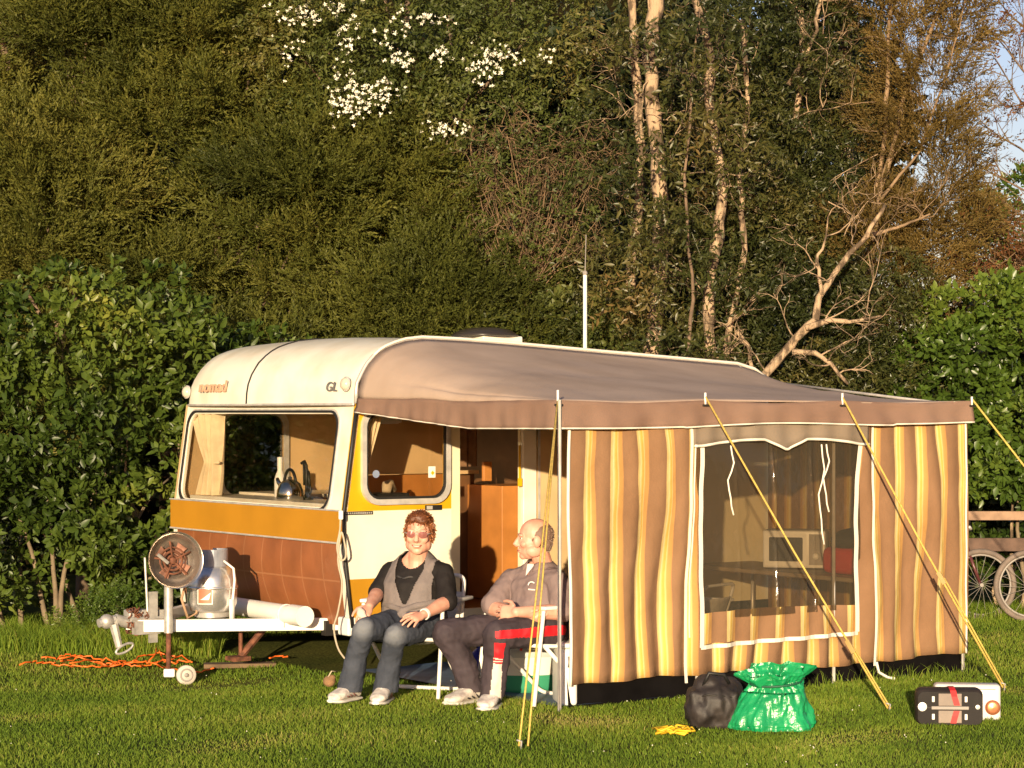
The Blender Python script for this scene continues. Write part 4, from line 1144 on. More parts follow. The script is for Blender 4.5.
# round gas burner bowl
bd_ = ony(173, 559, jy - .02)
br = inframe('gas_burner', 'round steel gas burner bowl with rusty rings fixed on top of the jockey wheel post', 'gas burner', (j.x, jy, .66))
cen = Vector((bd_.x - j.x, -.04, bd_.z - .66))
tocam = (loc(CAMP) - Vector((bd_.x, jy, bd_.z))); tocam.z = 0; tocam.normalize()
side_v = Vector((tocam.y, -tocam.x, 0)); cen = cen + tocam * .13
axis = (tocam + side_v * -.30 + Vector((0, 0, .12))).normalized()
mb = MB(); mb.lathe([(.0, -.10), (.07, -.095), (.13, -.06), (.168, 0), (.182, .035), (.188, .036), (.186, .028), (.174, -.002), (.135, -.068), (.07, -.105), (0, -.110)], cen, axis, 36); mb.build('bowl', M('stained_steel', (.56, .50, .43), .25, .85, var=.2, scale=12), br, smooth=True, angle=60)
q = Vector((0, 0, 1)).rotation_difference(axis).to_matrix()
def bw(x, y, z): return cen + q @ Vector((x, y, z))
mb = MB()
for rr, th_ in ((.035, .008), (.062, .009), (.088, .006)):
    mb.tube([bw(rr * math.cos(a), rr * math.sin(a), -.035) for a in np.arange(0, 6.28, .35)], th_, 6, closed=True)
for k in range(5):
    a = k * 2 * math.pi / 5 + .3
    mb.tube([bw(.02 * math.cos(a), .02 * math.sin(a), -.03), bw(.13 * math.cos(a), .13 * math.sin(a), -.025)], .007, 5)
mb.lathe([(0, -.02), (.02, -.02), (.026, -.04), (.026, -.07)], cen, axis, 14)
mb.build('burner_rings', m_rust, br, smooth=True)
mb = MB()
for k in range(4):
    a = k * math.pi / 2 + .8
    mb.add([bw(r_ * math.cos(a + d_), r_ * math.sin(a + d_), -.048 if r_ < .1 else -.03) for r_, d_ in ((.05, -.35), (.05, .35), (.125, .30), (.125, -.30))], [(0, 1, 2, 3)])
mb.build('burner_plate', M('burnt_iron', (.36, .17, .11), .8, .1, var=.3, scale=20), br)
mb = MB(); mb.tube([bw(-.10, .06, -.01), bw(-.04, -.01, -.015)], .012, 6); mb.build('pot_rest', m_galv, br)
mb = MB(); mb.tube([Vector((0, 0, -.03)), Vector((0, -.01, .06)), bw(0, 0, -.11)], .016, 8); mb.build('bracket', m_galv, br, smooth=True)
mb = MB(); mb.tube([bw(.03, -.10, -.08), Vector((.13, -.03, -.04)), Vector((.08, -.03, -.20)), Vector((.13, -.02, -.33)), Vector((.22, .03, -.31)), Vector((.26, .06, -.16)), Vector((.30, .05, .0))], .009, 7); mb.build('gas_hose', M('orange_hose', (.45, .28, .16), .6), br, smooth=True)
# kettle on the bench
kp = onx(290, 497, .22)
ke = inframe('kettle', 'polished steel kettle with black arched handle on the bench inside the front window', 'kettle', (.22, kp.y, 1.081))
mb = MB(); mb.lathe([(0, 0), (.092, 0), (.098, .012), (.092, .07), (.075, .115), (.045, .14), (.0, .15)], n=26); mb.build('kettle_body', m_chrome, ke, smooth=True, angle=50)
mb = MB(); mb.tube([(0, .085 * math.cos(a), .10 + .115 * math.sin(a)) for a in np.arange(.15, 3.0, .25)], .011, 8); mb.build('handle', m_black, ke, smooth=True)
mb = MB(); mb.tube([(-.02, .07, .09), (-.03, .115, .125), (-.03, .13, .15)], [.022, .015, .012], 8); mb.build('spout', m_chrome, ke, smooth=True)
mb = MB(); mb.ball((0, 0, .155), (.015, .015, .012), 8, 6); mb.build('lid_knob', m_black, ke, smooth=True)
# bottle and dark tap beside it
kp = onx(304, 480, .34)
tp = inframe('utensil_stand', 'dark stand of hanging utensils beside the kettle in the front window', 'utensil stand', (.36, kp.y, 1.081))
mb = MB(); mb.tube([(0, 0, 0), (0, 0, .24), (0, .03, .27), (0, .07, .255)], .011, 8); mb.lathe([(.05, 0), (.05, .012), (0, .014)], n=16); mb.build('post', m_black, tp, smooth=True)
mb = MB(); mb.tube([(0, -.03, .20), (0, -.045, .08)], .010, 6); mb.ball((0, -.045, .07), (.012, .025, .035)); mb.tube([(0, -.03, .20), (0, .0, .23)], .006, 5); mb.tube([(0, .04, .26), (.01, .05, .10)], .008, 6); mb.build('utensil', m_black, tp, smooth=True)
kp = onx(298, 470, .6)
bo = inframe('white_bottle', 'white bottle with tall neck standing behind the kettle', 'bottle', (.44, kp.y - .02, 1.081))
mb = MB(); mb.lathe([(0, 0), (.042, 0), (.042, .13), (.03, .17), (.02, .19), (.02, .22), (0, .222)], n=18); mb.build('bottle_body', m_whitepl, bo, smooth=True, angle=50)
mb = MB(); mb.lathe([(.021, .205), (.021, .29), (0, .292)], n=14); mb.build('cap', m_whitepl, bo, smooth=True, angle=50)
# stove top seen low in the side window
st = inframe('stove', 'black stove top with white knobs just inside the side window', 'stove', (.50, .30, 1.081))
mb = MB(); mb.box((-.03, 0, .035), (.30, .26, .07), bev=.008); mb.build('stove_body', m_black, st)
mb = MB()
for i in range(5): mb.lathe([(.013, 0), (.013, .02), (0, .021)], (-.15 + .06 * i, -.13, .035), (0, -1, 0), 10)
mb.build('knobs', m_white, st)
mb = MB(); mb.tube([(.0, -.02, .075), (.02, 0, .12), (.05, .02, .13), (.09, .02, .08)], [.03, .04, .035, .02], 8); mb.build('tea_towel', M('beige_cloth', (.55, .42, .26), .9), st, smooth=True)
# electric cable at the front corner
cpts = [(341, 512), (340, 530), (337, 548), (341, 560), (346, 556), (344, 540), (341, 533), (338, 560), (342, 585), (338, 612), (334, 628), (338, 648), (346, 660)]
pw = [w(a, b, 14.72) for a, b in cpts]
cb = thing('electric_cable', 'pale electric cable hanging down the front corner of the caravan', 'cable', pw[-1])
mb = MB()
P = [p - pw[-1] for p in pw]; S_ = []
for i in range(len(P) - 1):
    a, b, c, d = P[max(0, i - 1)], P[i], P[i + 1], P[min(len(P) - 1, i + 2)]
    for k in range(5):
        t_ = k / 5
        S_.append(.5 * ((2 * b) + (c - a) * t_ + (2 * a - 5 * b + 4 * c - d) * t_ ** 2 + (3 * b - a - 3 * c + d) * t_ ** 3))
mb.tube(S_ + [P[-1]], .0068, 6); mb.build('lead', M('pale_cable', (.46, .39, .28), .7), cb, smooth=True)
mb = MB(); mb.box(P[0] + Vector((0, 0, -.02)), (.03, .03, .06), bev=.008); mb.build('plug', m_whitepl, cb)
# orange cord lying in loops on the grass by the hedge
og = thing('orange_cord', 'bright orange cord lying in loose loops on the grass beside the drawbar', 'cord', ong(120, 656))
mb = MB(); o0 = ong(120, 656)
def cordline(px0, px1, y0_, y1_, n, amp):
    out = []
    for i in range(n + 1):
        t_ = i / n
        out.append((px0 + (px1 - px0) * t_, y0_ + (y1_ - y0_) * t_ + amp * math.sin(t_ * 9 + px0)))
    return out
for line in (cordline(22, 150, 662, 657, 16, 1.6), cordline(40, 190, 655, 657, 18, 2.0), cordline(60, 175, 659, 652, 14, 2.6), cordline(95, 215, 657, 661, 14, 1.5), [(60, 656), (78, 653), (92, 656), (70, 660)], [(150, 655), (158, 645), (164, 655), (180, 651), (192, 656)], [(268, 655), (280, 653), (287, 655)]):
    P = []
    for a, b in line:
        g = ong(a, b); g.z = gz(g.x, g.y) + .035 + random.uniform(-.005, .02); P.append(g - o0)
    Q = []
    for i in range(len(P) - 1):
        for k in range(3): Q.append(P[i].lerp(P[i + 1], k / 3) + Vector((random.gauss(0, .012), random.gauss(0, .012), random.gauss(0, .006))))
    mb.tube(Q + [P[-1]], .0058, 5)
mb.build('cord', M('orange_plastic', (.85, .16, .02), .5, var=.05), og, smooth=True)
# plank under the stabiliser
pk = ong(240, 656)
pl = tag(MB().box((0, 0, .018), (.50, .13, .03), bev=.004).build('plank', M('weathered_plank', (.17, .11, .06), .9, var=.2, scale=9), None), 'short weathered plank on the grass below the caravan front', 'plank')
pl.location = (pk.x, pk.y, gz(pk.x, pk.y)); pl.rotation_euler = (0, 0, R(8))
# ------------------------------------------------------------------ awning
def canvas_mat(name, c1, c2, rough=.9):
    m = M(name, c1, rough, var=.15, scale=2.2, bump=.25, bscale=160, dirt=c2, spec=.2)
    return m
m_roofc = canvas_mat('taupe_canvas', (.47, .355, .275), (.385, .285, .215))
m_val = canvas_mat('brown_canvas', (.245, .155, .112), (.205, .125, .090))
m_blind = canvas_mat('taupe_blind', (.24, .19, .14), (.20, .155, .11))
m_piping = M('cream_piping', (.80, .74, .62), .7, var=.04)
m_shade = M('shade_black', (.008, .007, .007), .95, var=.2, spec=.03)
m_vinyl = glass_mat('clear_vinyl', (.50, .44, .35), rough=.10, haze=.15, hazecol=(.25, .21, .145), bump=.5)
m_pole = M('steel_tube', (.62, .58, .52), .4, .3, var=.12, scale=14)
m_rope = M('yellow_rope', (.62, .44, .10), .8, var=.15, scale=60)

def stripes():
    m, nt, bs, out = newmat('striped_canvas')
    uv = nt.nodes.new('ShaderNodeUVMap'); sx = nt.nodes.new('ShaderNodeSeparateXYZ'); nt.links.new(uv.outputs[0], sx.inputs[0])
    fr = nt.nodes.new('ShaderNodeMath'); fr.operation = 'FRACT'; nt.links.new(sx.outputs[0], fr.inputs[0])
    rp = nt.nodes.new('ShaderNodeValToRGB'); cr = rp.color_ramp; cr.interpolation = 'LINEAR'
    st = [(0, (.25, .142, .076)), (.10, (.245, .138, .073)), (.13, (.62, .45, .18)), (.20, (.70, .52, .22)), (.22, (.76, .66, .36)), (.26, (.74, .58, .22)), (.30, (.70, .47, .11)), (.36, (.66, .42, .10)), (.38, (.72, .55, .24)), (.43, (.55, .31, .10)), (.55, (.46, .25, .085)), (.58, (.26, .148, .08)), (1, (.25, .142, .076))]
    while len(cr.elements) < len(st): cr.elements.new(.5)
    for e, (p, c) in zip(cr.elements, st): e.position = p; e.color = rgb(c)
    nt.links.new(fr.outputs[0], rp.inputs[0])
    tc = nt.nodes.new('ShaderNodeTexCoord'); nz = nt.nodes.new('ShaderNodeTexNoise'); nz.inputs['Scale'].default_value = 3; nz.inputs['Detail'].default_value = 7
    nt.links.new(tc.outputs['Object'], nz.inputs['Vector'])
    r2 = nt.nodes.new('ShaderNodeValToRGB'); r2.color_ramp.elements[0].color = (.8, .78, .75, 1); r2.color_ramp.elements[0].position = .3; r2.color_ramp.elements[1].position = .65
    nt.links.new(nz.outputs[0], r2.inputs[0])
    mx = nt.nodes.new('ShaderNodeMix'); mx.data_type = 'RGBA'; mx.blend_type = 'MULTIPLY'; mx.inputs[0].default_value = 1
    nt.links.new(rp.outputs[0], mx.inputs[6]); nt.links.new(r2.outputs[0], mx.inputs[7]); nt.links.new(mx.outputs[2], bs.inputs['Base Color'])
    bs.inputs['Roughness'].default_value = .9; bs.inputs['Specular IOR Level'].default_value = .15
    n3 = nt.nodes.new('ShaderNodeTexNoise'); n3.inputs['Scale'].default_value = 9; n3.inputs['Detail'].default_value = 5
    nt.links.new(tc.outputs['Object'], n3.inputs['Vector'])
    bp = nt.nodes.new('ShaderNodeBump'); bp.inputs['Strength'].default_value = .35; bp.inputs['Distance'].default_value = .03
    nt.links.new(n3.outputs[0], bp.inputs['Height']); nt.links.new(bp.outputs[0], bs.inputs['Normal'])
    return m
m_str = stripes()
AW = 3.31
aw = thing('caravan_awning', 'brown and yellow striped canvas awning with a taupe roof joined to the caravan side', 'awning', C0, TH)
RAIL = [Vector((x, -.03, z)) for x, z in ([(.093, 1.79)] + ROOF[1:-2])]
RAIL[1].x = .09
def eave_z(x):
    k = min(abs(x - q) for q in (0, 1.064, 2.166, AW))
    return 1.752 + .016 * max(0, 1 - k / .5) + .006 * x / AW
def roof_pt(i, v):
    a = RAIL[i]
    ex = 0 if i == 0 else max(0.0, min(AW, (a.x - .10) / (3.65 - .10) * (AW + .02)))
    ex = {0: 0, 1: .005, 2: .02, 3: .04}.get(i, ex)
    b = Vector((ex, -DEP, eave_z(ex)))
    p = a.lerp(b, v)
    sag = .035 + .05 * (a.x / 3.65) ** 2
    p.z -= sag * math.sin(math.pi * v ** .8) * (1 if i > 2 else .25)
    p.z += (.006 * math.sin(a.x * 5 + v * 7) + .016 * mnoise.noise((a.x * 2.2, v * 4, 0)) + .006 * mnoise.noise((a.x * 7, v * 13, 2))) * math.sin(math.pi * v)
    return p
mb = MB(); nr = len(RAIL); NV = 26
xs2 = []
for i in range(nr - 1):
    m_ = 2 if RAIL[i + 1].x - RAIL[i].x < .3 else 8
    xs2 += [(i, k / m_) for k in range(m_)]
xs2.append((nr - 2, 1.0))
def rp2(q, v):
    i, t_ = q; return roof_pt(i, v).lerp(roof_pt(i + 1, v), t_)
vv = [rp2(q, j_ / NV) for j_ in range(NV + 1) for q in xs2]
nn = len(xs2)
mb.add(vv, [(j_ * nn + i, j_ * nn + i + 1, (j_ + 1) * nn + i + 1, (j_ + 1) * nn + i) for j_ in range(NV) for i in range(nn - 1)])
rc = mb.build('roof_canvas', m_roofc, aw, smooth=True)
md = rc.modifiers.new('thickness', 'SOLIDIFY'); md.thickness = .006
# seams across the roof
mb = MB()
mb.tube([Vector((p.x, p.y + .005, p.z + .014)) for p in RAIL[6:]], .010, 5)
mb.build('roof_seam', m_piping, rc, smooth=True)
# valance: along the open side, then along the front
def val_path(s):
    """s 0..1 along the side edge, 1..2 along the front"""
    if s < 1: 
        return roof_pt(0, s) + Vector((-.004, 0, 0)), Vector((-1, 0, 0))
    x = (s - 1) * AW
    return Vector((x, -DEP - .004, eave_z(x))), Vector((0, -1, 0))
def val_bot(s):
    if s < 1: return 1.700 - .105 * min(1, s * 1.7) + .012 * s
    x = (s - 1) * AW; return 1.607 + .008 * x - .012 * math.sin(x * 2.9) * (1 if .9 < x < 2.6 else .4)
def val(s, t_):
    p, n_ = val_path(s); zb_ = val_bot(s)
    wob = .012 * mnoise.noise((s * 9, t_ * 1.5, 0)) + .007 * mnoise.noise((s * 30 + t_ * 5, t_ * 2, 4)) + .008 * math.sin(s * 41) * t_ + .006 * math.sin(s * 97 + 2) * t_ + .012 * t_
    return Vector((p.x, p.y, p.z + (zb_ - p.z) * t_)) + n_ * wob
mb = MB()
mb.grid(lambda u, v: val(u * .9999, v), 60, 6); mb.grid(lambda u, v: val(1 + u, v), 150, 6)
va_ = mb.build('valance', m_val, aw, smooth=True); md = va_.modifiers.new('thickness', 'SOLIDIFY'); md.thickness = .004
mb = MB(); mb.tube([val(i / 60, 1) for i in range(60)] + [val(1 + i / 120, 1) for i in range(121)], .0055, 5)
mb.build('piping', m_piping, va_, smooth=True)
# the striped front wall, hanging in loose folds
def wob_x(x, z):
    return .011 * math.sin(z * 4.2 + x * 3.1) + .016 * mnoise.noise((x * 4.1, 3.3, z * 1.7)) + .007 * math.sin(x * 23 + z * 2) + .010 * mnoise.noise((x * 9, 1.1, z * 5))
def disp(x, z):
    k = .35 + .65 * (1 - z / 1.75)
    env = math.sin(math.pi * min(1, max(0, x / AW)) ) ** .15 if 0 < x < AW else 0
    return (.020 * math.sin(2 * math.pi * x / .19 + 1.2 * math.sin(z * 3 + x)) * k + .016 * math.sin(x * 9 + z * 2.3) * k + .012 * math.sin(x * 5.3 - z * 4.1)) * env
def wz0(x): return .128 + .012 * math.sin(x * 2.1) + .006 * math.sin(x * 11)
X0W = ony(573, 560, -DEP).x
hx0, hx1, hz0, hz1 = 1.045, 2.335, .30, 1.50
def wall_pt(x, z, out=0.0):
    e = 1 if X0W + .02 < x < AW - .02 else .3
    return Vector((x + wob_x(x, z) * e, -DEP + .035 + disp(x, z) - out, z))
mb = MB(); NXW, NZW = 320, 26
mb.grid(lambda u, v: wall_pt(X0W + (AW - X0W) * u, wz0(X0W + (AW - X0W) * u) + (1.70 - wz0(X0W + (AW - X0W) * u)) * v), NXW, NZW,
        uvfn=lambda u, v: ((X0W + (AW - X0W) * u) / .1885 + .06, v),
        skip=lambda u, v: (hx0 < X0W + (AW - X0W) * u < hx1) and (hz0 + .0 < .13 + 1.57 * v < hz1 + .06))
fwall = mb.build('front_wall', m_str, aw, smooth=True, recalc=False); md = fwall.modifiers.new('thickness', 'SOLIDIFY'); md.thickness = .003
# striped panel under the pane and the clear pane itself
def inner_pt(x, z, out=0.0):
    return Vector((x + wob_x(x, z) * .4, -DEP + .045 + disp(x, z) * .8 - out, z))
zp = lambda x: .495 + .012 * math.sin((x - hx0) * 3)
mb = MB(); mb.grid(lambda u, v: inner_pt(hx0 - .03 + (hx1 - hx0 + .06) * u, .25 + (zp(hx0 + 1.29 * u) - .25) * v), 120, 6, uvfn=lambda u, v: ((hx0 + (hx1 - hx0) * u) / .1885 + .36, v))
mb.build('window_apron', m_str, fwall, smooth=True, recalc=False)
mb = MB()
def pane_pt(x, z):
    cr_ = sum(-a_ * math.exp(-((x - hx0 - c_ - .025 * math.sin(z * k_)) / .011) ** 2) for c_, a_, k_ in ((.60, .014, 2.1), (.93, .012, 3.0), (.30, .006, 2.6)))
    return Vector((x, -DEP + .050 + cr_ * (.4 + .6 * abs(math.sin(z * 5 + x))) + .012 * math.sin(x * 6 + z * 3) + .006 * math.sin(z * 9 + x * 4), z))
mb.grid(lambda u, v: pane_pt(hx0 - .02 + (hx1 - hx0 + .04) * u, .46 + 1.10 * v), 220, 50)
mb.build('clear_pane', m_vinyl, fwall, smooth=True, recalc=False)
# rolled blind above the window with its scalloped edge
def scal(x):
    k = (x - hx0) / (hx1 - hx0); kk = k / .53 if k < .53 else (1 - k) / .47
    return 1.498 + .035 * math.sin(math.pi * min(1, max(0, kk)) * .75) - .055 * max(0, kk - .75) / .25
mb = MB(); mb.grid(lambda u, v: inner_pt(hx0 - .06 + (hx1 - hx0 + .12) * u, scal(hx0 - .06 + (hx1 - hx0 + .12) * u) + (1.68 - scal(hx0 - .06 + (hx1 - hx0 + .12) * u)) * v, .03), 80, 4)
bl = mb.build('window_blind', m_blind, fwall, smooth=True, recalc=False); md = bl.modifiers.new('thickness', 'SOLIDIFY'); md.thickness = .003
mb = MB(); mb.tube([inner_pt(hx0 - .06 + (hx1 - hx0 + .12) * i / 60, scal(hx0 - .06 + (hx1 - hx0 + .12) * i / 60), .036) for i in range(61)], .009, 5); mb.build('blind_piping', m_piping, bl, smooth=True)
for xx, l_ in ((hx0 + .22, .42), (hx0 + .99, .42), (hx0 + .95, .62)):
    mb = MB(); mb.tube([Vector((xx + .02 * math.sin(i), -DEP + .0 + .01 * math.sin(i * 2), 1.50 - l_ * i / 8)) for i in range(9)], .006, 4)
    mb.build('blind_tie', m_piping, bl, smooth=True)
# white tapes and zips
def tape(mb, x0_, x1_, z0_, z1_, wd_, n=40, out=.012):
    P = [];
    for i in range(n + 1):
        t_ = i / n; x = x0_ + (x1_ - x0_) * t_; z = z0_ + (z1_ - z0_) * t_
        P.append((x, z))
    d = Vector((x1_ - x0_, 0, z1_ - z0_)).normalized(); s_ = Vector((d.z, 0, -d.x)) * wd_ / 2
    vs_ = []
    for (x, z) in P:
        c = wall_pt(x, z, out); vs_ += [c - s_, c + s_]
    mb.add(vs_, [(2 * i, 2 * i + 1, 2 * i + 3, 2 * i + 2) for i in range(n)])
mb = MB()
tape(mb, hx0 + .005, hx0 + .005, .30, 1.50, .032); tape(mb, hx1 - .005, hx1 - .005, .32, 1.50, .034); tape(mb, hx0, hx1, .300, .312, .024)
zt = mb.build('window_border', m_piping, fwall, recalc=False)
mb = MB(); tape(mb, .955, .965, .09, 1.62, .022);
mb.build('zip_tape', m_piping, fwall, recalc=False)
mb = MB(); tape(mb, .985, .995, .36, 1.5, .012); mb.build('zip_tape', m_piping, fwall, recalc=False)
mb = MB(); tape(mb, 2.44, 2.46, .10, 1.62, .020)
mb.tube([wall_pt(2.46, .12, .014), Vector((2.47, -DEP - .01, .06)), Vector((2.53, -DEP - .03, .025)), Vector((2.56, -DEP - .06, .018))], .010, 5)
mb.build('zip_tape', m_piping, fwall, recalc=False)
mb = MB(); mb.tube([wall_pt(X0W, .13 + 1.55 * i / 40, .006) for i in range(41)], .010, 5); mb.build('edge_piping', m_piping, fwall, smooth=True)
mb = MB(); mb.tube([wall_pt(AW - .03, .13 + 1.50 * i / 40, .010) for i in range(41)], .007, 5); mb.build('edge_piping', m_piping, fwall, smooth=True)
# right-hand end wall
mb = MB(); mb.grid(lambda u, v: Vector((AW + .03 * math.sin(u * 26) * .4 + .25 * max(0, u - .3) * 0 + .34 * u * 1.0, -DEP + .04 + (DEP - .06) * u, .12 + (1.70 - .12 + .12 * u) * v)), 80, 12, uvfn=lambda u, v: (u * DEP / .1885, v))
ew = mb.build('end_wall', m_str, aw, smooth=True, recalc=False)
# foot flap, coloured near-black for the shadowy gap under the walls
mb = MB()
mb.grid(lambda u, v: Vector((.13 + (AW - .13) * u, -DEP + .115 + .01 * math.sin(u * 40) - .015 * (1 - v), .0 + .17 * v)), 90, 3)
mb.grid(lambda u, v: Vector((AW - .01 + .34 * u, -DEP + .06 + (DEP - .08) * u, .17 * v)), 40, 2)
mb.build('shade_flap', m_shade, aw, smooth=True, recalc=False)
# poles
for (x, top) in ((.0, 1.825), (1.064, 1.815), (2.166, 1.818), (AW - .005, 1.80)):
    yq = -DEP - (.022 if x == 0 else -.075)
    if x == 0:
        xx = ony(559.5, 550, -DEP - .02).x
        mb = MB(); mb.tube([(xx, -DEP - .02, -.02), (xx, -DEP - .02, 1.77)], .011, 8)
    else:
        mb = MB(); mb.tube([(x, yq, -.02), (x, yq, 1.70)], .011, 8); mb.tube([(x, yq, 1.70), (x, -DEP - .002, 1.765)], .008, 6)
    po = mb.build('pole', m_pole, aw, smooth=True, angle=40)
    mb = MB(); mb.tube([(x if x else xx, -DEP - .004, 1.735), (x if x else xx, -DEP - .004, top)], .0075, 6); mb.build('pole_spike', m_white, po, smooth=True)
    mb = MB(); mb.box((x if x else xx, -DEP - .012, 1.74), (.05, .014, .012)); mb.build('pole_eyelet', m_dark, po)
mb = MB(); mb.tube([(0, -DEP + .03, 1.735), (AW, -DEP + .03, 1.735)], .010, 6); mb.tube([(AW, -DEP + .03, 1.735), (3.60, -.05, 1.93)], .010, 6); mb.build('eave_rail', m_pole, aw, smooth=True)

# guy ropes
def rope(label, top, pegs, name='guy_rope', slider=None, r=.0068):
    t = thing(name, label, 'guy rope', pegs[0], 0, 'yellow guy ropes of the awning'); o = pegs[0]
    for pg in pegs:
        mb = MB(); mb.tube([top - o, (top + pg) / 2 - o + Vector((0, 0, -.012)), pg + Vector((0, 0, .02)) - o], r, 5); rr_ = mb.build('rope', m_rope, t, smooth=True)
    mb = MB(); d = (top - o); d.normalize()
    mb.tube([Vector((0, 0, .05)) + Vector((-.012, 0, 0)), Vector((.012, 0, .045)), Vector((.0, .02, -.10))], .006, 5); mb.build('peg', m_galv, t, smooth=True)
    if slider:
        p = top.lerp(pegs[0], slider) - o; q_ = d.to_track_quat('Z', 'Y').to_matrix()
        mb = MB(); mb.box(p, (.014, .028, .085), q_, bev=.003); mb.build('slider', M('wooden_slider', (.45, .30, .10), .6), t)
        mb = MB(); mb.tube([p + Vector((.018, 0, 0)), (o + Vector((0, 0, .02)) + Vector((.016, 0, 0))) - o], r * .8, 5); mb.build('rope', m_rope, t, smooth=True)
T = lambda x, z=1.80: wl(x, -DEP - .006, z)
x0p = ony(559, 550, -DEP - .02).x
g = ong(519, 750); rope('doubled guy rope running down in front of the bare pole beside the seated man', T(x0p, 1.76), [g, g + Vector((.045, .0, 0)) ], r=.0055)
g = ong(888, 712); rope('guy rope crossing the awning window from the second pole spike', T(1.064, 1.79), [g], slider=.80)
g = ong(1003, 691); rope('guy rope crossing the right striped panel from the third pole spike', T(2.166, 1.79), [g], slider=.62)
g = wl(AW + 1.35, -DEP - .62, 0); rope('guy rope running off to the right from the far corner of the awning', T(AW, 1.78), [g], slider=.8)
# ------------------------------------------------------------------ chairs and people
m_tube = M('white_tube', (.80, .77, .70), .35, var=.06)
m_sling = M('white_sling', (.74, .70, .62), .8, var=.1, scale=20, bump=.2, bscale=200)
def build_chair(label, at, rot):
    """folding garden chair, sitter faces -Y"""
    t = thing('folding_chair', label, 'chair', at, rot, 'white tubular folding chairs')
    W2 = .255
    for s in (-1, 1):
        mb = MB(); mb.tube([(s * W2, -.20, .555), (s * W2, -.235, .30), (s * W2, -.275, .012)], .0125, 8); mb.build('leg', m_tube, t, smooth=True, angle=50)
        mb = MB(); mb.box((s * W2, .02, .570), (.048, .46, .022), bev=.008); mb.build('armrest', m_whitepl, t, smooth=True, angle=50)
        mb = MB(); mb.tube([(s * (W2 - .025), -.235, .355), (s * (W2 - .025), .17, .325)], .0115, 8); mb.build('seat_rail', m_tube, t, smooth=True)
    def u(pts, r=.0125):
        out = [Vector(pts[0])]
        for i in range(1, len(pts) - 1):
            a, b, c = Vector(pts[i - 1]), Vector(pts[i]), Vector(pts[i + 1])
            p = b + (a - b).normalized() * .055; q = b + (c - b).normalized() * .055
            for k in range(6):
                tt = k / 5; out.append((1 - tt) ** 2 * p + 2 * tt * (1 - tt) * b + tt ** 2 * q)
        out.append(Vector(pts[-1])); return out
    mb = MB(); mb.tube(u([(-.225, -.17, .35), (-.225, .20, .014), (.225, .20, .014), (.225, -.17, .35)]), .0125, 8); mb.build('rear_leg_frame', m_tube, t, smooth=True)
    mb = MB(); mb.tube(u([(-.225, .16, .32), (-.205, .290, .70), (.205, .290, .70), (.225, .16, .32)]), .0125, 8); mb.build('back_frame', m_tube, t, smooth=True)
    mb = MB(); mb.tube([(-.23, -.235, .355), (.23, -.235, .355)], .0115, 8); mb.build('front_rail', m_tube, t, smooth=True)
    mb = MB(); mb.grid(lambda a, b: Vector((-.225 + .45 * a, -.235 + .40 * b, .355 - .03 * b - .035 * math.sin(math.pi * a) * math.sin(math.pi * b))), 12, 10); o = mb.build('seat', m_sling, t, smooth=True); md = o.modifiers.new('thickness', 'SOLIDIFY'); md.thickness = .006
    mb = MB(); mb.grid(lambda a, b: Vector((-.20 + .40 * a,   .185 + .08 * b + .03 * math.sin(math.pi * a), .39 + .21 * b)), 12, 10); o = mb.build('backrest', m_sling, t, smooth=True); md = o.modifiers.new('thickness', 'SOLIDIFY'); md.thickness = .006
    return t

def organic(name, mb, voxel, mats, parent, smooth=3, cut=None, matfn=None, fac=.5, fold=0.0):
    """fuse the shapes of mb into one continuous skin"""
    o = mb.build(name, mats, parent, smooth=True, recalc=True)
    md = o.modifiers.new('r', 'REMESH'); md.mode = 'VOXEL'; md.voxel_size = voxel; md.use_smooth_shade = True
    if smooth: m2 = o.modifiers.new('s', 'SMOOTH'); m2.iterations = smooth; m2.factor = fac
    bpy.context.view_layer.update()
    dg = bpy.context.evaluated_depsgraph_get()
    me = bpy.data.meshes.new_from_object(o.evaluated_get(dg), depsgraph=dg)
    old = o.data; o.modifiers.clear(); o.data = me; me.name = name; bpy.data.meshes.remove(old)
    me.materials.clear()
    for m_ in (mats if isinstance(mats, (list, tuple)) else [mats]): me.materials.append(m_)
    if fold:
        nn_ = len(me.vertices); co_a = np.empty(nn_ * 3, np.float32); no_a = np.empty(nn_ * 3, np.float32)
        me.vertices.foreach_get('co', co_a); me.vertices.foreach_get('normal', no_a)
        dl_ = np.empty(nn_, np.float32)
        for i_ in range(nn_):
            p = Vector(co_a[3 * i_:3 * i_ + 3])
            k = mnoise.noise((p.x * 15, p.y * 15, p.z * 9)) + .6 * mnoise.noise((p.x * 34 + 5, p.y * 34, p.z * 22))
            rd = 1 - abs(mnoise.noise((p.x * 11 + 9, p.y * 11, p.z * 17))) * 2.4
            dl_[i_] = fold * (k * .8 + .5 * rd)
        me.vertices.foreach_set('co', (co_a.reshape(-1, 3) + no_a.reshape(-1, 3) * dl_[:, None]).ravel()); me.update()
    me.polygons.foreach_set('use_smooth', [True] * len(me.polygons))
    me.polygons.foreach_set('material_index', [0] * len(me.polygons))
    if cut or matfn:
        bm = bmesh.new(); bm.from_mesh(me)
        if cut:
            dead = [f for f in bm.faces if cut(f.calc_center_median(), f.normal)]
            bmesh.ops.delete(bm, geom=dead, context='FACES')
        if matfn:
            for f in bm.faces: f.material_index = matfn(f.calc_center_median(), f.normal)
        bm.to_mesh(me); bm.free()
    return o

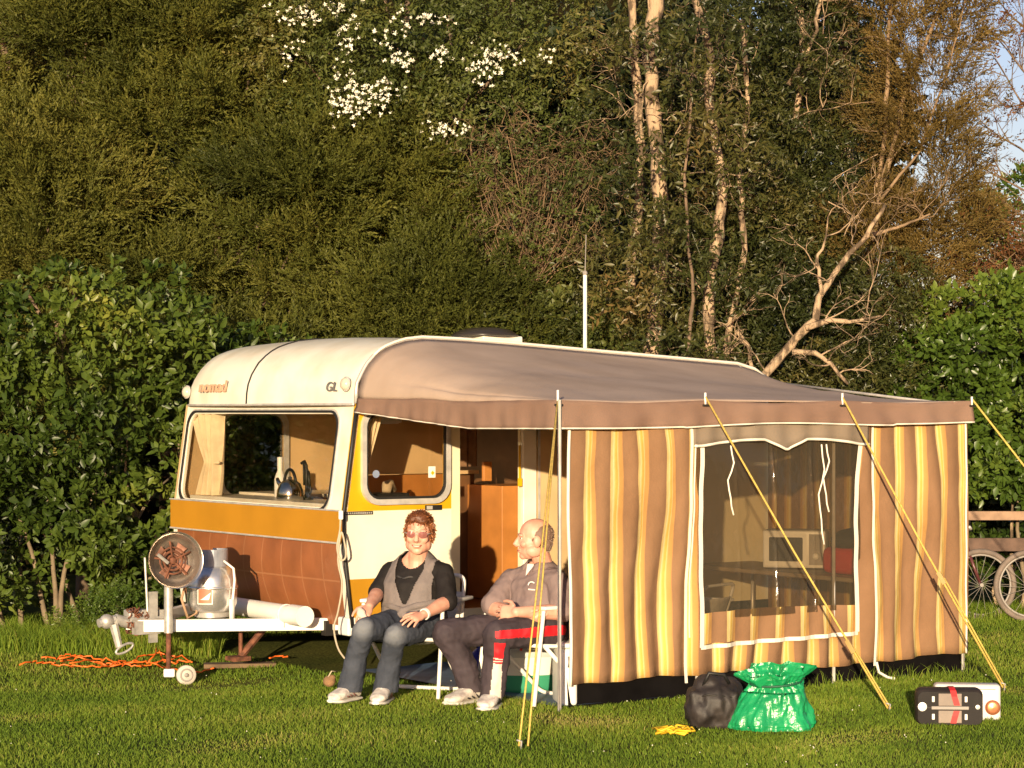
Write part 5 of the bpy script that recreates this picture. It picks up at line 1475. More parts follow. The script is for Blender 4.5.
def limb(mb, pts, rs, n=14, sub=4):
    pts = [Vector(p) for p in pts]; P = []; Q = []
    m_ = len(pts)
    for i in range(m_ - 1):
        a, b, c, d = pts[max(0, i - 1)], pts[i], pts[i + 1], pts[min(m_ - 1, i + 2)]
        for k in range(sub):
            t_ = k / sub
            P.append(b.lerp(c, t_) * .75 + .25 * (.5 * ((2 * b) + (c - a) * t_ + (2 * a - 5 * b + 4 * c - d) * t_ ** 2 + (3 * b - a - 3 * c + d) * t_ ** 3)))
            Q.append(rs[i] + (rs[i + 1] - rs[i]) * t_)
    P.append(pts[-1]); Q.append(rs[-1])
    mb.tube(P, Q, n)
    for p_, q_ in zip(pts, rs): mb.ball(p_, q_ * .985, 14, 10)

def body_loft(mb, rings, n=22):
    """rings: (centre, half-width vector, half-depth vector)"""
    vs_ = []; fs_ = []
    for (c, a, b) in rings:
        for j in range(n):
            t_ = 2 * math.pi * j / n
            ct, st_ = math.cos(t_), math.sin(t_)
            ex = .85
            x = math.copysign(abs(ct) ** ex, ct); y = math.copysign(abs(st_) ** ex, st_)
            vs_.append(Vector(c) + Vector(a) * x + Vector(b) * y)
    for i in range(len(rings) - 1):
        for j in range(n): fs_.append((i * n + j, i * n + (j + 1) % n, (i + 1) * n + (j + 1) % n, (i + 1) * n + j))
    fs_.append(tuple(range(n))[::-1]); fs_.append(tuple((len(rings) - 1) * n + j for j in range(n)))
    mb.add(vs_, fs_)

def axes(f, up=(0, 0, 1)):
    f = Vector(f).normalized(); u = Vector(up); r = f.cross(u).normalized(); u = r.cross(f).normalized()
    return Matrix((r, f, u)).transposed()        # columns: right, forward, up

def head(mb, c, A, s=1.0, jaw=1.0, nose=1.0):
    def B(p, r): mb.ball(c + A @ (Vector(p) * s), tuple(q * s for q in r), 18, 14, M=A)
    B((0, -.012, .036), (.074, .094, .084))
    B((0, .018, -.012), (.065, .072, .080))
    B((0, .030, -.062), (.050 * jaw, .050, .046))
    B((0, .058, -.088), (.026 * jaw, .022, .022))          # chin
    for q in (-1, 1):
        B((q * .036, .056, -.022), (.026, .024, .024))        # cheeks
        B((q * .030, .074, .026), (.022, .016, .010))         # brow
        B((q * .076, -.010, -.006), (.010, .022, .032))       # ear
        B((q * .052, .004, -.058), (.022, .045, .034))        # jaw angle
    mb.tube([c + A @ (Vector(p) * s) for p in ((0, .080, .018), (0, .094, -.004), (0, .100 + .006 * nose, -.024), (0, .090, -.034))], [.009 * s, .011 * s, .0145 * s, .012 * s], 10)
    for q in (-1, 1): B((q * .012, .088, -.030), (.009, .010, .008))
    B((0, .080, -.056), (.024, .012, .006)); B((0, .078, -.066), (.021, .012, .006))

def hand(mb, wrist, d, nrm, thumb, curl=.5, s=1.0, spread=.16):
    """d: towards the knuckles, nrm: out of the back of the hand, thumb: +1/-1 side"""
    d = Vector(d).normalized(); nrm = Vector(nrm); nrm = (nrm - d * nrm.dot(d)).normalized(); sd_ = d.cross(nrm) * thumb
    L = .088 * s; wrist = Vector(wrist)
    body_loft(mb, [(wrist - d * .02, sd_ * .026 * s, nrm * .020 * s), (wrist + d * .01, sd_ * .030 * s, nrm * .020 * s), (wrist + d * L * .5, sd_ * .040 * s, nrm * .017 * s), (wrist + d * L * .92, sd_ * .041 * s, nrm * .014 * s), (wrist + d * L * 1.05, sd_ * .034 * s, nrm * .009 * s)], 14)
    for k, (off, ln) in enumerate(((.030, .074), (.010, .084), (-.011, .078), (-.031, .060))):
        p = wrist + d * L * (.90 - .06 * abs(k - 1.2)) + sd_ * off * s
        fd = (d + sd_ * spread * (1.3 - k) * .75).normalized(); pts = [p - fd * .03 * s, p]; ang = 0
        for seg in (.45, .32, .23):
            ang += curl * (.9 if seg > .4 else .75)
            pts.append(pts[-1] + (fd * math.cos(ang) - nrm * math.sin(ang)) * ln * s * seg)
        mb.tube(pts, [.0095 * s, .0098 * s, .009 * s, .0082 * s, .0066 * s], 9); mb.ball(pts[-1], .0067 * s, 8, 6)
    p = wrist + d * L * .18 + sd_ * .030 * s
    q1 = p + (d * .62 + sd_ * .72 - nrm * .25).normalized() * .038 * s
    q2 = q1 + (d * .85 + sd_ * .28 - nrm * .35 * (curl + .3)).normalized() * .032 * s
    q3 = q2 + (d * .95 - nrm * .45 * (curl + .3)).normalized() * .024 * s
    mb.tube([p - d * .005, p, q1, q2, q3], [.012 * s, .014 * s, .0118 * s, .010 * s, .0075 * s], 9); mb.ball(q3, .0076 * s, 8, 6)

def shoe(t, ankle, toe, mats, style, s=1.0):
    """ankle point and toe point on the ground, in the frame of the person"""
    ank = Vector(ankle); toe = Vector(toe); d = toe - Vector((ank.x, ank.y, toe.z)); d.z = 0; d.normalize(); sd_ = Vector((-d.y, d.x, 0))
    g = toe.z; heel = Vector((ank.x, ank.y, g)) - d * .075 * s
    L = (Vector((toe.x, toe.y, g)) - heel).length
    def R_(x, w_, h, z0): c = heel + d * L * x + Vector((0, 0, z0 + h)); return (c, sd_ * w_ * s, Vector((0, 0, h)) + d * .0)
    mb = MB()
    body_loft(mb, [R_(.0, .022, .022, .022), R_(.04, .034, .036, .020), R_(.20, .038, .048, .020), R_(.38, .040, .046, .020), R_(.55, .044, .037, .020), R_(.75, .048, .028, .018), R_(.90, .042, .023, .018), R_(1.0, .020, .014, .020)], 16)
    limb(mb, [Vector((ank.x, ank.y, g + .075)), Vector((ank.x, ank.y, g + .105))], [.042 * s, .041 * s])
    up_ = organic('shoe', mb, .006, mats[0], t, 3)
    mb = MB()
    body_loft(mb, [R_(-.03, .020, .010, .0), R_(.0, .034, .013, .0), R_(.2, .040, .013, .0), R_(.45, .041, .012, .0), R_(.72, .051, .012, .0), R_(.92, .044, .012, .003), R_(1.04, .020, .010, .010)], 16)
    mb.build('sole', mats[1], up_, smooth=True, angle=50)
    mb = MB()
    for k in range(4):
        x = .36 + .09 * k; c = heel + d * L * x; z = g + .020 + 2 * (.047 - .022 * (k / 3.2))
        mb.tube([c - sd_ * .030 * s + Vector((0, 0, z - g - .016)), c + d * .012 + Vector((0, 0, z - g + .003)), c + sd_ * .030 * s + Vector((0, 0, z - g - .016))], .0042, 5)
    mb.build('laces', mats[3], up_, smooth=True)
    for s_ in (-1, 1):
        mb = MB()
        for k in range(3):
            a = heel + d * L * (.30 + .13 * k) + sd_ * s_ * (.0405 + .002 * k) * s + Vector((0, 0, .035)); b = a + d * .045 - sd_ * s_ * .010 + Vector((0, 0, .042 - .012 * k))
            mb.tube([a, b], [.0055, .004], 5)
        tag(mb.build('side_marks', mats[2], up_, smooth=True))
    return up_

m_skin_w = M('fair_skin', (.66, .36, .25), .5, var=.07, scale=16, dirt=(.56, .255, .17))
m_skin_m = M('tanned_skin', (.66, .355, .25), .5, var=.07, scale=16, dirt=(.56, .25, .17))
m_lip = M('lip', (.42, .13, .10), .45); m_teeth = M('teeth', (.75, .68, .58), .4)
m_hair_w = leaf_mat('auburn_hair', [(0, (.13, .045, .018)), (.6, (.30, .11, .042)), (1, (.48, .20, .08))], .5, .1, .4)
m_hair_m = leaf_mat('grey_hair', [(0, (.20, .125, .09)), (.6, (.32, .22, .165)), (1, (.44, .33, .26))], .6, .1, .3)
def denim(knees):
    m = M('faded_denim', (.060, .068, .088), .85, var=.22, scale=7, bump=.35, bscale=60, dirt=(.034, .040, .054), spec=.2)
    nt = m.node_tree; bs = nt.nodes['Principled BSDF']; src = bs.inputs['Base Color'].links[0].from_socket
    tc = nt.nodes.new('ShaderNodeTexCoord'); nz = nt.nodes.new('ShaderNodeTexNoise'); nz.inputs['Scale'].default_value = 18
    nt.links.new(tc.outputs['Object'], nz.inputs['Vector'])
    for k in knees:
        dn = nt.nodes.new('ShaderNodeVectorMath'); dn.operation = 'DISTANCE'; dn.inputs[1].default_value = k
        nt.links.new(tc.outputs['Object'], dn.inputs[0])
        ad = nt.nodes.new('ShaderNodeMath'); ad.operation = 'MULTIPLY_ADD'; ad.inputs[1].default_value = .06; nt.links.new(nz.outputs[0], ad.inputs[0]); nt.links.new(dn.outputs['Value'], ad.inputs[2])
        mr = nt.nodes.new('ShaderNodeMapRange'); mr.inputs[1].default_value = .135; mr.inputs[2].default_value = .055; mr.inputs[3].default_value = 0; mr.inputs[4].default_value = .8
        nt.links.new(ad.outputs[0], mr.inputs[0])
        mx = nt.nodes.new('ShaderNodeMix'); mx.data_type = 'RGBA'; nt.links.new(mr.outputs[0], mx.inputs[0]); nt.links.new(src, mx.inputs[6]); mx.inputs[7].default_value = (.20, .21, .225, 1)
        src = mx.outputs[2]
    nt.links.new(src, bs.inputs['Base Color'])
    return m
m_blackcloth = M('black_jersey', (.016, .013, .012), .75, var=.2, scale=9, bump=.3, bscale=30, spec=.25)
m_vest = M('taupe_knit', (.195, .165, .155), .9, var=.12, scale=12, bump=.4, bscale=120, spec=.15)
m_polo = M('mauve_polo', (.225, .165, .155), .85, var=.10, scale=6, bump=.35, bscale=20, spec=.2)
m_track = M('charcoal_tracksuit', (.060, .045, .052), .75, var=.18, scale=6, bump=.35, bscale=18, spec=.25)
m_shoe = M('white_trainer', (.74, .68, .60), .55, var=.12, scale=26, dirt=(.40, .34, .31)); m_sole = M('trainer_sole', (.70, .66, .58), .6, var=.1)
m_pinkmark = M('pink_grey_trim', (.36, .17, .15), .5); m_blackmark = M('black_trim', (.05, .045, .05), .5)
m_sock = M('black_sock', (.012, .012, .014), .9)

def strands(name, par, base_me, mat, n, L, drift, off=(0, 0, 0), wd_=.0035):
    """short hair strands over a cap mesh"""
    ps_ = base_me.polygons; idx = RNG.integers(0, len(ps_), n)
    P = np.array([tuple(ps_[i].center) for i in idx]); N = np.array([tuple(ps_[i].normal) for i in idx])
    D = N * .45 + drift(P) + RNG.normal(scale=.28, size=(n, 3))
    V, Fc, Id = inst([diamond(L, wd_)], P - N * .004, rots(D), RNG.uniform(.6, 1.2, n))
    va = np.clip(RNG.normal(.5, .25, n), 0, 1)
    return fast_mesh(name, V, Fc, mat, par, var=va[Id])

# ---------------------------------------------------------------- the woman
OW = Vector((w(413, 625, 13.6).x, 13.6, 0))
fwd = Vector((-.34, -.94, 0)).normalized(); rgt = Vector((.94, -.34, 0)).normalized()
ch = build_chair('white tubular folding chair the woman in the grey vest sits in', Vector((OW.x + .015, 13.63, 0)), math.atan2(fwd.x, -fwd.y))
wm = thing('person', 'woman with short auburn hair and tinted glasses in grey vest, black top and jeans, seated', 'person', OW)
pt = lambda px, py, D: w(px, py, D) - OW
hipR, hipL = pt(402, 623, 13.62), pt(427, 624, 13.50)
kneR, kneL = pt(364, 630, 13.16), pt(396, 636, 13.13)
ankR, ankL = pt(349, 690, 13.28), pt(385, 690, 13.25)
ankR.z = ankL.z = .10
toeR, toeL = pt(331, 699, 13.14), pt(376, 699, 13.05); toeR.z = toeL.z = 0
shR, shL = pt(391, 572, 13.68), pt(444, 573, 13.52)
elR, elL = pt(378, 592, 13.60), pt(448, 601, 13.40)
wrR, wrL = pt(369, 607, 13.31), pt(423, 615, 13.19)
neck, hc = pt(418, 563, 13.60), pt(419, 534, 13.56)
Ah = axes((-.10, -1, -.06), (.04, 0, 1))
pel, bel, chs, upc = pt(415, 624, 13.58), pt(414, 603, 13.62), pt(415, 582, 13.63), pt(417, 568, 13.63)
lean = Vector((0, 0, 1))
rings = lambda g: [(pel - Vector((0, 0, .07)), rgt * (.175 + g), fwd * (.11 + g)), (pel, rgt * (.19 + g), fwd * (.14 + g)), (bel, rgt * (.178 + g), fwd * (.148 + g)),
                   (chs + fwd * .01, rgt * (.176 + g), fwd * (.140 + g)), (upc, rgt * (.150 + g), fwd * (.095 + g)), (upc + Vector((0, 0, .040)), rgt * (.122 + g), fwd * (.078 + g)), (upc + Vector((0, 0, .075)), rgt * (.085 + g), fwd * (.066 + g)), (upc + Vector((0, 0, .105)), rgt * (.058 + g), fwd * (.055 + g))]
mb = MB(); body_loft(mb, rings(-.012))
limb(mb, [neck - Vector((0, 0, .05)), neck + Vector((0, 0, .02)), hc + Vector((0, .015, -.06))], [.066, .060, .058])
head(mb, hc, Ah, 1.07, 1.22)
for s_, e_, q_ in ((shR, elR, wrR), (shL, elL, wrL)): limb(mb, [s_ + (upc - s_) * .5, s_, e_, e_.lerp(q_, .35), q_], [.05, .050, .043, .042, .027])
hand(mb, wrR, pt(358, 622, 13.17) - wrR, Vector((.1, -.6, .8)), 1, .75, .98)
hand(mb, wrL, pt(402, 622, 13.06) - wrL, Vector((.1, -.45, .9)), 1, .28, .98, .26)
for h_, k_, a_ in ((hipR, kneR, ankR), (hipL, kneL, ankL)): limb(mb, [pel.lerp(h_, .8), h_, k_, a_], [.05, .055, .034, .028])
body_w = organic('body', mb, .0042, m_skin_w, wm, 2)
# jeans
mb = MB(); body_loft(mb, [(pel - Vector((0, 0, .08)), rgt * .175, fwd * .12), (pel, rgt * .20, fwd * .15), (pel + Vector((0, 0, .09)), rgt * .185, fwd * .145)])
for h_, k_, a_ in ((hipR, kneR, ankR), (hipL, kneL, ankL)):
    m1 = k_.lerp(a_, .45) + Vector((0, .02, 0)); hem = a_ + Vector((0, .0, -.045))
    limb(mb, [pel.lerp(h_, .5), h_, h_.lerp(k_, .55), k_, k_ + (a_ - k_) * .12, m1, hem], [.10, .098, .086, .068, .064, .063, .074])
organic('jeans', mb, .007, denim([tuple(k_ + Vector((-.01, -.055, .035))) for k_ in (kneR, kneL)]), wm, 3, cut=lambda p, n_: p.z < .062, fold=.0065)
for a_ in (ankR, ankL):
    mb = MB(); mb.tube([a_ + Vector((0, -.005, -.03)), a_ + Vector((0, 0, .05))], .050, 14); mb.build('sock', m_sock, wm, smooth=True, angle=40)
shoe(wm, ankR, toeR, (m_shoe, m_sole, m_pinkmark, m_whitepl), 0, 1.12); shoe(wm, ankL, toeL, (m_shoe, m_sole, m_pinkmark, m_whitepl), 0, 1.12)
# black top, cut low at the neck
mb = MB(); body_loft(mb, rings(.004))
for s_, e_, q_ in ((shR, elR, wrR), (shL, elL, wrL)): limb(mb, [s_ + (upc - s_) * .45, s_, s_.lerp(e_, .5), e_.lerp(q_, .02)], [.062, .063, .060, .060])
nk = upc + Vector((0, 0, .100)) + fwd * .080
def neckcut(p, n_):
    d = p - nk; r_ = d.dot(rgt); f_ = d.dot(fwd)
    return ((r_ / .086) ** 2 + (d.z / .098) ** 2 < 1 and f_ > -.07) or (p - (upc + Vector((0, 0, .145)))).length < .078 or p.z > upc.z + .108
organic('top', mb, .006, m_blackcloth, wm, 3, cut=neckcut, fold=.005)
# open vest tied at the waist
mb = MB(); body_loft(mb, [(c + (fwd * .004), a * 1.0, b) for c, a, b in rings(.018)])
for s_ in (shR, shL): mb.ball(s_.lerp(upc, .42) + Vector((0, 0, .012)), (.075, .075, .062), 14, 10)
def vestcut(p, n_):
    d = p - chs; r_ = d.dot(rgt); f_ = d.dot(fwd); hgt = (p.z - bel.z) / (upc.z + .05 - bel.z)
    if p.z > upc.z + .100 or (p - (upc + Vector((0, 0, .15)))).length < .088: return True
    if p.z < pel.z - .03: return True
    if abs(r_) > .158 and p.z > bel.z + .03: return True
    if f_ > 0:
        op = .004 + .088 * max(0, min(1, hgt * 1.25)) ** .8
        return abs(r_ - .004) < op and hgt > .03
    return abs((p - upc).dot(rgt)) < .05 and p.z > upc.z + .07
v_ = organic('vest', mb, .006, m_vest, wm, 3, cut=vestcut, fold=.0035); md = v_.modifiers.new('thickness', 'SOLIDIFY'); md.thickness = .006
kn = bel + fwd * .175 + Vector((0, 0, -.03))
mb = MB(); mb.ball(kn, (.028, .022, .022)); limb(mb, [kn, kn + Vector((-.03, -.01, -.04)), kn + Vector((-.04, -.02, -.10))], [.014, .022, .012]); limb(mb, [kn, kn + Vector((.02, -.01, -.05)), kn + Vector((.05, -.02, -.08))], [.014, .02, .012])
limb(mb, [kn, kn + rgt * .09 - fwd * .02 + Vector((0, 0, .03)), kn + rgt * .17 - fwd * .08 + Vector((0, 0, .045))], [.018, .022, .022]); limb(mb, [kn, kn - rgt * .08 - fwd * .02 + Vector((0, 0, .02)), kn - rgt * .15 - fwd * .07 + Vector((0, 0, .03))], [.018, .022, .022])
organic('vest_knot', mb, .006, m_vest, v_, 2)
# horizontal gathers of the top
mb = MB()
for k in range(5):
    z = chs.z + .035 - .034 * k
    mb.tube([chs + rgt * (x_ - .0) + fwd * (.137 - abs(x_) * .30) + Vector((0, 0, z - chs.z + .006 * math.sin(x_ * 70 + k * 2))) for x_ in np.arange(-.07, .075, .014)], .006, 5)
mb.build('top_gathers', M('dark_grey_print', (.050, .046, .044), .6, var=.2), body_w, smooth=True)
# face: glasses, mouth
def hp(p, hc_=None, A_=None): return (hc_ or hc) + (A_ or Ah) @ (Vector(p) * 1.07)
gl = []
for q_ in (-1, 1):
    mb = MB(); lens = [(.033 * q_ + .0255 * math.cos(a), .093 - .012 * abs(math.cos(a)) * (1 if q_ * math.cos(a) > 0 else .2), .006 + .019 * math.sin(a)) for a in np.arange(0, 6.28, .39)]
    b0 = mb.add([hp(p) for p in lens] + [hp((.033 * q_, .096, .006))], [(i, (i + 1) % len(lens), len(lens)) for i in range(len(lens))])
    gl.append(mb)
g0_ = gl[0].build('glasses_lens', M('rose_lens', (.26, .10, .085), .12, spec=.6, var=.05), wm); gl[1].build('glasses_lens', g0_.data.materials[0], wm)
mb = MB(); mb.tube([hp((-.010, .098, .010)), hp((0, .102, .014)), hp((.010, .098, .010))], .0022, 5)
for q_ in (-1, 1): mb.tube([hp((.058 * q_, .084, .012)), hp((.072 * q_, .06, .012)), hp((.078 * q_, -.005, .010))], .0022, 5)
mb.build('glasses_frame', m_alu, wm)
mb = MB(); mb.tube([hp((x_, .0885 - .9 * x_ * x_ / .03 * .5, -.060 + x_ * x_ * 9)) for x_ in np.arange(-.027, .028, .009)], [.003, .005, .006, .006, .006, .005, .003], 6); mb.build('mouth', m_lip, wm, smooth=True)
mb = MB(); mb.tube([hp((x_, .0925 - .9 * x_ * x_ / .03 * .5, -.0595 + x_ * x_ * 9)) for x_ in np.arange(-.018, .019, .006)], .0030, 5); mb.build('teeth', m_teeth, wm, smooth=True)
# hair
mb = MB()
for (p, r_) in (((0, -.020, .052), (.084, .096, .084)), ((0, .034, .098), (.060, .045, .034)), ((-.058, -.015, .012), (.030, .055, .060)), ((.058, -.015, .012), (.032, .055, .062)), ((0, -.07, .0), (.07, .05, .075)), ((-.02, .062, .082), (.040, .020, .022)), ((.03, .055, .088), (.035, .022, .024))):
    mb.ball(hc + Ah @ (Vector(p) * 1.05), tuple(q * 1.04 for q in r_), 18, 14, M=Ah)
hw = organic('hair', mb, .006, m_hair_w, wm, 3, cut=lambda p, n_: (lambda q: q.y > .048 and q.z < .050)(Ah.transposed() @ (p - hc)))
st_ = strands('hair_strands', hw, hw.data, m_hair_w, 2200, .024, lambda P: np.tile([[.25, -.1, -.75]], (len(P), 1)) + np.array([tuple(Ah @ Vector((.1, .75, .55)))]) * (P[:, 2:3] > hc.z + .07), wd_=.0035)
tag(st_, kind='stuff')
# pale thing in the right hand, bracelets on the left wrist
mb = MB(); mb.tube([wrL + (elL - wrL).normalized() * .012 + Vector((0, 0, 0)), wrL + (elL - wrL).normalized() * .030], .034, 16); mb.build('bracelet', m_whitepl, wm, smooth=True, angle=40)
hnd = wrR + (pt(358, 622, 13.17) - wrR).normalized() * .085
tis = thing('tissue', 'crumpled pale pink tissue held in the right hand of the seated woman', 'tissue', OW + hnd)
mb = MB(); mb.ball((-.012, -.02, .008), (.028, .022, .03)); mb.ball((.004, -.03, -.012), (.02, .02, .022)); mb.ball((-.02, -.012, .03), (.018, .014, .016)); organic('tissue_body', mb, .006, M('pale_pink_tissue', (.70, .50, .42), .9), tis, 1)

# ---------------------------------------------------------------- the man
OM = Vector((w(539, 632, 13.3).x, 13.3, 0))
fm = Vector((-.76, -.65, 0)).normalized(); rm = Vector((.65, -.76, 0)).normalized()      # rm: towards his left
ch2 = copy_thing(ch, Vector((OM.x + .01, 13.32, 0)), math.atan2(fm.x, -fm.y), 'white tubular folding chair the man in the mauve polo shirt sits in')
mn = thing('person', 'balding man in mauve polo shirt and dark tracksuit with red side stripe, seated in profile', 'person', OM)
pt = lambda px, py, D: w(px, py, D) - OM
hipN, hipF = pt(550, 630, 13.17), pt(524, 627, 13.42)
kneN, kneF = pt(497, 634, 12.93), pt(446, 633, 13.18)
ankN, ankF = pt(492, 692, 12.98), pt(473, 690, 13.22)
ankN.z = ankF.z = .10
toeN, toeF = pt(484, 703, 12.80), pt(447, 700, 13.05); toeN.z = toeF.z = 0
shN, shF = pt(558, 582, 13.17), pt(511, 581, 13.46)
elN, elF = pt(564, 612, 13.10), pt(492, 607, 13.30)
wrN, wrF = pt(516, 612, 12.98), pt(524, 618, 13.06)
neck, hc2 = pt(543, 567, 13.33), pt(534, 540, 13.30)
Am = axes((-1, -.10, .03), (-.05, 0, 1))
pel, bel, chs, upc = pt(541, 628, 13.30), pt(541, 606, 13.32), pt(541, 588, 13.34), pt(540, 574, 13.35)
rings = lambda g: [(pel - Vector((0, 0, .07)), rm * (.17 + g), fm * (.11 + g)), (pel, rm * (.18 + g), fm * (.14 + g)), (bel, rm * (.185 + g), fm * (.155 + g)),
                   (chs + fm * .01, rm * (.190 + g), fm * (.135 + g)), (upc, rm * (.175 + g), fm * (.100 + g)), (upc + Vector((0, 0, .045)), rm * (.120 + g), fm * (.074 + g)), (upc + Vector((0, 0, .075)), rm * (.065 + g), fm * (.062 + g))]
mb = MB(); body_loft(mb, rings(-.012))
limb(mb, [neck - Vector((0, 0, .05)), neck + Vector((0, 0, .02)), hc2 + Vector((.025, .01, -.05))], [.068, .058, .056])
head(mb, hc2, Am, 1.06, 1.15, .8)
for s_, e_, q_ in ((shN, elN, wrN), (shF, elF, wrF)): limb(mb, [s_ + (upc - s_) * .5, s_, e_, e_.lerp(q_, .35), q_], [.055, .054, .046, .045, .030])
hand(mb, wrN, pt(490, 612, 13.05) - wrN, Vector((-.3, -.85, .3)), 1, .45, 1.05)
hand(mb, wrF, pt(548, 622, 13.0) - wrF, Vector((-.2, -.5, -.8)), -1, .55, 1.05)
for h_, k_, a_ in ((hipN, kneN, ankN), (hipF, kneF, ankF)): limb(mb, [pel.lerp(h_, .8), h_, k_, a_], [.05, .055, .034, .028])
organic('body', mb, .0042, m_skin_m, mn, 2)
mb = MB(); body_loft(mb, [(pel - Vector((0, 0, .08)), rm * .17, fm * .12), (pel, rm * .19, fm * .15), (pel + Vector((0, 0, .08)), rm * .185, fm * .15)])
for h_, k_, a_ in ((hipN, kneN, ankN), (hipF, kneF, ankF)):
    m1 = k_.lerp(a_, .45) + Vector((.01, .015, 0)); hem = a_ + Vector((0, .0, -.035))
    limb(mb, [pel.lerp(h_, .5), h_, h_.lerp(k_, .55), k_, k_ + (a_ - k_) * .12, m1, hem], [.10, .100, .094, .082, .078, .075, .074])
def stripe(p, n_):
    for (h_, k_, a_) in ((hipN, kneN, ankN),):
        # shin
        ax_ = (a_ - k_); t_ = (p - k_).dot(ax_) / ax_.length_squared
        out = Vector((.30, -1, 0)).normalized()
        if .10 < t_ < 1.1 and (p - k_.lerp(a_, t_)).length < .11:
            r_ = (p - k_.lerp(a_, t_)); r_ = r_ - ax_ * r_.dot(ax_) / ax_.length_squared
            if r_.length > 1e-4 and r_.normalized().dot(out) > .90:
                if t_ < .38: return 1
                if t_ < .40: return 2
                if t_ < .43: return 1
                if t_ < .45: return 2
                if t_ < .475: return 1
                return 2
            return 0
        ax_ = (k_ - h_); t_ = (p - h_).dot(ax_) / ax_.length_squared
        if -.15 < t_ < 1.15 and (p - h_.lerp(k_, t_)).length < .13:
            r_ = (p - h_.lerp(k_, t_)); r_ = r_ - ax_ * r_.dot(ax_) / ax_.length_squared
            if r_.length > 1e-4 and r_.normalized().dot((rm * 1.0 + Vector((0, 0, .05))).normalized()) > .955: return 1
    return 0
organic('tracksuit_trousers', mb, .006, [m_track, M('red_stripe', (.62, .010, .018), .65), M('white_stripe', (.66, .58, .50), .7)], mn, 3, matfn=stripe, cut=lambda p, n_: p.z < .066, fold=.008)
for a_ in (ankN, ankF):
    mb = MB(); mb.tube([a_ + Vector((0, -.005, -.03)), a_ + Vector((0, 0, .05))], .046, 14); mb.build('sock', m_whitepl, mn, smooth=True, angle=40)
shoe(mn, ankN, toeN, (m_shoe, m_sole, m_blackmark, m_whitepl), 1, 1.25); shoe(mn, ankF, toeF, (m_shoe, m_sole, m_blackmark, m_whitepl), 1, 1.25)
# polo shirt
mb = MB(); body_loft(mb, rings(.006))
for s_, e_, q_ in ((shN, elN, wrN), (shF, elF, wrF)): limb(mb, [s_ + (upc - s_) * .45, s_, s_.lerp(e_, .5), s_.lerp(e_, .92)], [.068, .070, .072, .074])
nk = upc + Vector((0, 0, .070)) + fm * .075
def polocut(p, n_):
    d = p - nk; r_ = d.dot(rm); f_ = d.dot(fm)
    return (abs(r_) < .036 * max(0, 1 + d.z / .085) and d.z > -.085 and f_ > -.08) or (p - (upc + Vector((0, 0, .12)))).length < .085 or p.z > upc.z + .078
po_ = organic('polo_shirt', mb, .006, m_polo, mn, 3, cut=polocut, fold=.008); md = po_.modifiers.new('thickness', 'SOLIDIFY'); md.thickness = .004
mb = MB()
def col(u, v):
    a = -2.72 + 5.44 * u; rr = .066 + .030 * v
    return upc + Vector((0, 0, .098 - .040 * v - .030 * math.cos(a) * (1 if math.cos(a) > 0 else .1) * .0)) + rm * (rr * 1.05 * math.sin(a + 0)) - fm * (rr * math.cos(a)) + fm * .012 + Vector((0, 0, -.035 * (abs(u - .5) * 2) ** 3))
mb.grid(col, 30, 4); co_ = mb.build('collar', m_polo, po_, smooth=True, recalc=False); md = co_.modifiers.new('thickness', 'SOLIDIFY'); md.thickness = .004
mb = MB(); mb.add([upc + fm * .070 - rm * .034 + Vector((0, 0, .062)), upc + fm * .070 + rm * .034 + Vector((0, 0, .062)), upc + fm * .112 + Vector((0, 0, -.006))], [(0, 1, 2)]); mb.build('undershirt', m_whitepl, mn, recalc=False)
# small white emblem on the chest
e0 = chs + rm * .085 + fm * .135 + Vector((0, 0, .030))
mb = MB(); mb.tube([e0 + rm * (.020 * math.cos(a)) + Vector((0, 0, .018 * math.sin(a))) - fm * (.008 * math.cos(a)) + fm * .012 for a in np.arange(.6, 3.6, .3)], .0045, 5)
mb.build('emblem', m_whitepl, po_, smooth=True)
mb = MB(); mb.tube([e0 + rm * -.02 + Vector((0, 0, -.026)) + fm * .020, e0 + rm * .022 + Vector((0, 0, -.028)) + fm * .004], .004, 5); mb.build('emblem_line', m_whitepl, po_)
# face and hair
hp = lambda p: hc2 + Am @ (Vector(p) * 1.04)
for q_ in (-1, 1):
    mb = MB(); mb.ball(hp((.031 * q_, .071, .008)), .0095, 10, 8); ey = mb.build('eye', m_teeth, mn, smooth=True)
    mb = MB(); mb.ball(hp((.033 * q_, .0765, .008)), .0052, 8, 6); mb.build('iris', m_blackmark, ey, smooth=True)
    mb = MB(); mb.tube([hp((.014 * q_, .088, .026)), hp((.032 * q_, .086, .031)), hp((.050 * q_, .074, .026))], [.003, .0045, .0025], 5); mb.build('eyebrow', M('grey_brow', (.24, .18, .14), .8), mn)
mb = MB(); mb.tube([hp((x_, .0895 - .9 * x_ * x_ / .03 * .5, -.061 + x_ * x_ * 4)) for x_ in np.arange(-.024, .025, .008)], [.002, .004, .005, .005, .005, .004, .002], 6); mb.build('mouth', m_lip, mn, smooth=True)
mb = MB()
for (p, r_) in (((0, -.030, .030), (.081, .085, .080)), ((-.055, -.02, .0), (.026, .045, .045)), ((.055, -.02, .0), (.026, .045, .045)), ((0, -.07, -.01), (.06, .036, .06))):
    mb.ball(hc2 + Am @ (Vector(p) * 1.04), tuple(q * 1.04 for q in r_), 18, 14, M=Am)
def baldcut(p, n_):
    q = Am.transposed() @ (p - hc2)
    top = q.z > .055 and q.y > .022
    front_ = q.y > .024 and not (abs(q.x) > .05 and q.z > .0 and q.y < .03)
    ear = abs(q.x) > .055 and q.z < -.005 and q.y > -.040
    return top or front_ or ear or q.z < -.075
hm = organic('hair', mb, .006, m_hair_m, mn, 3, cut=baldcut)
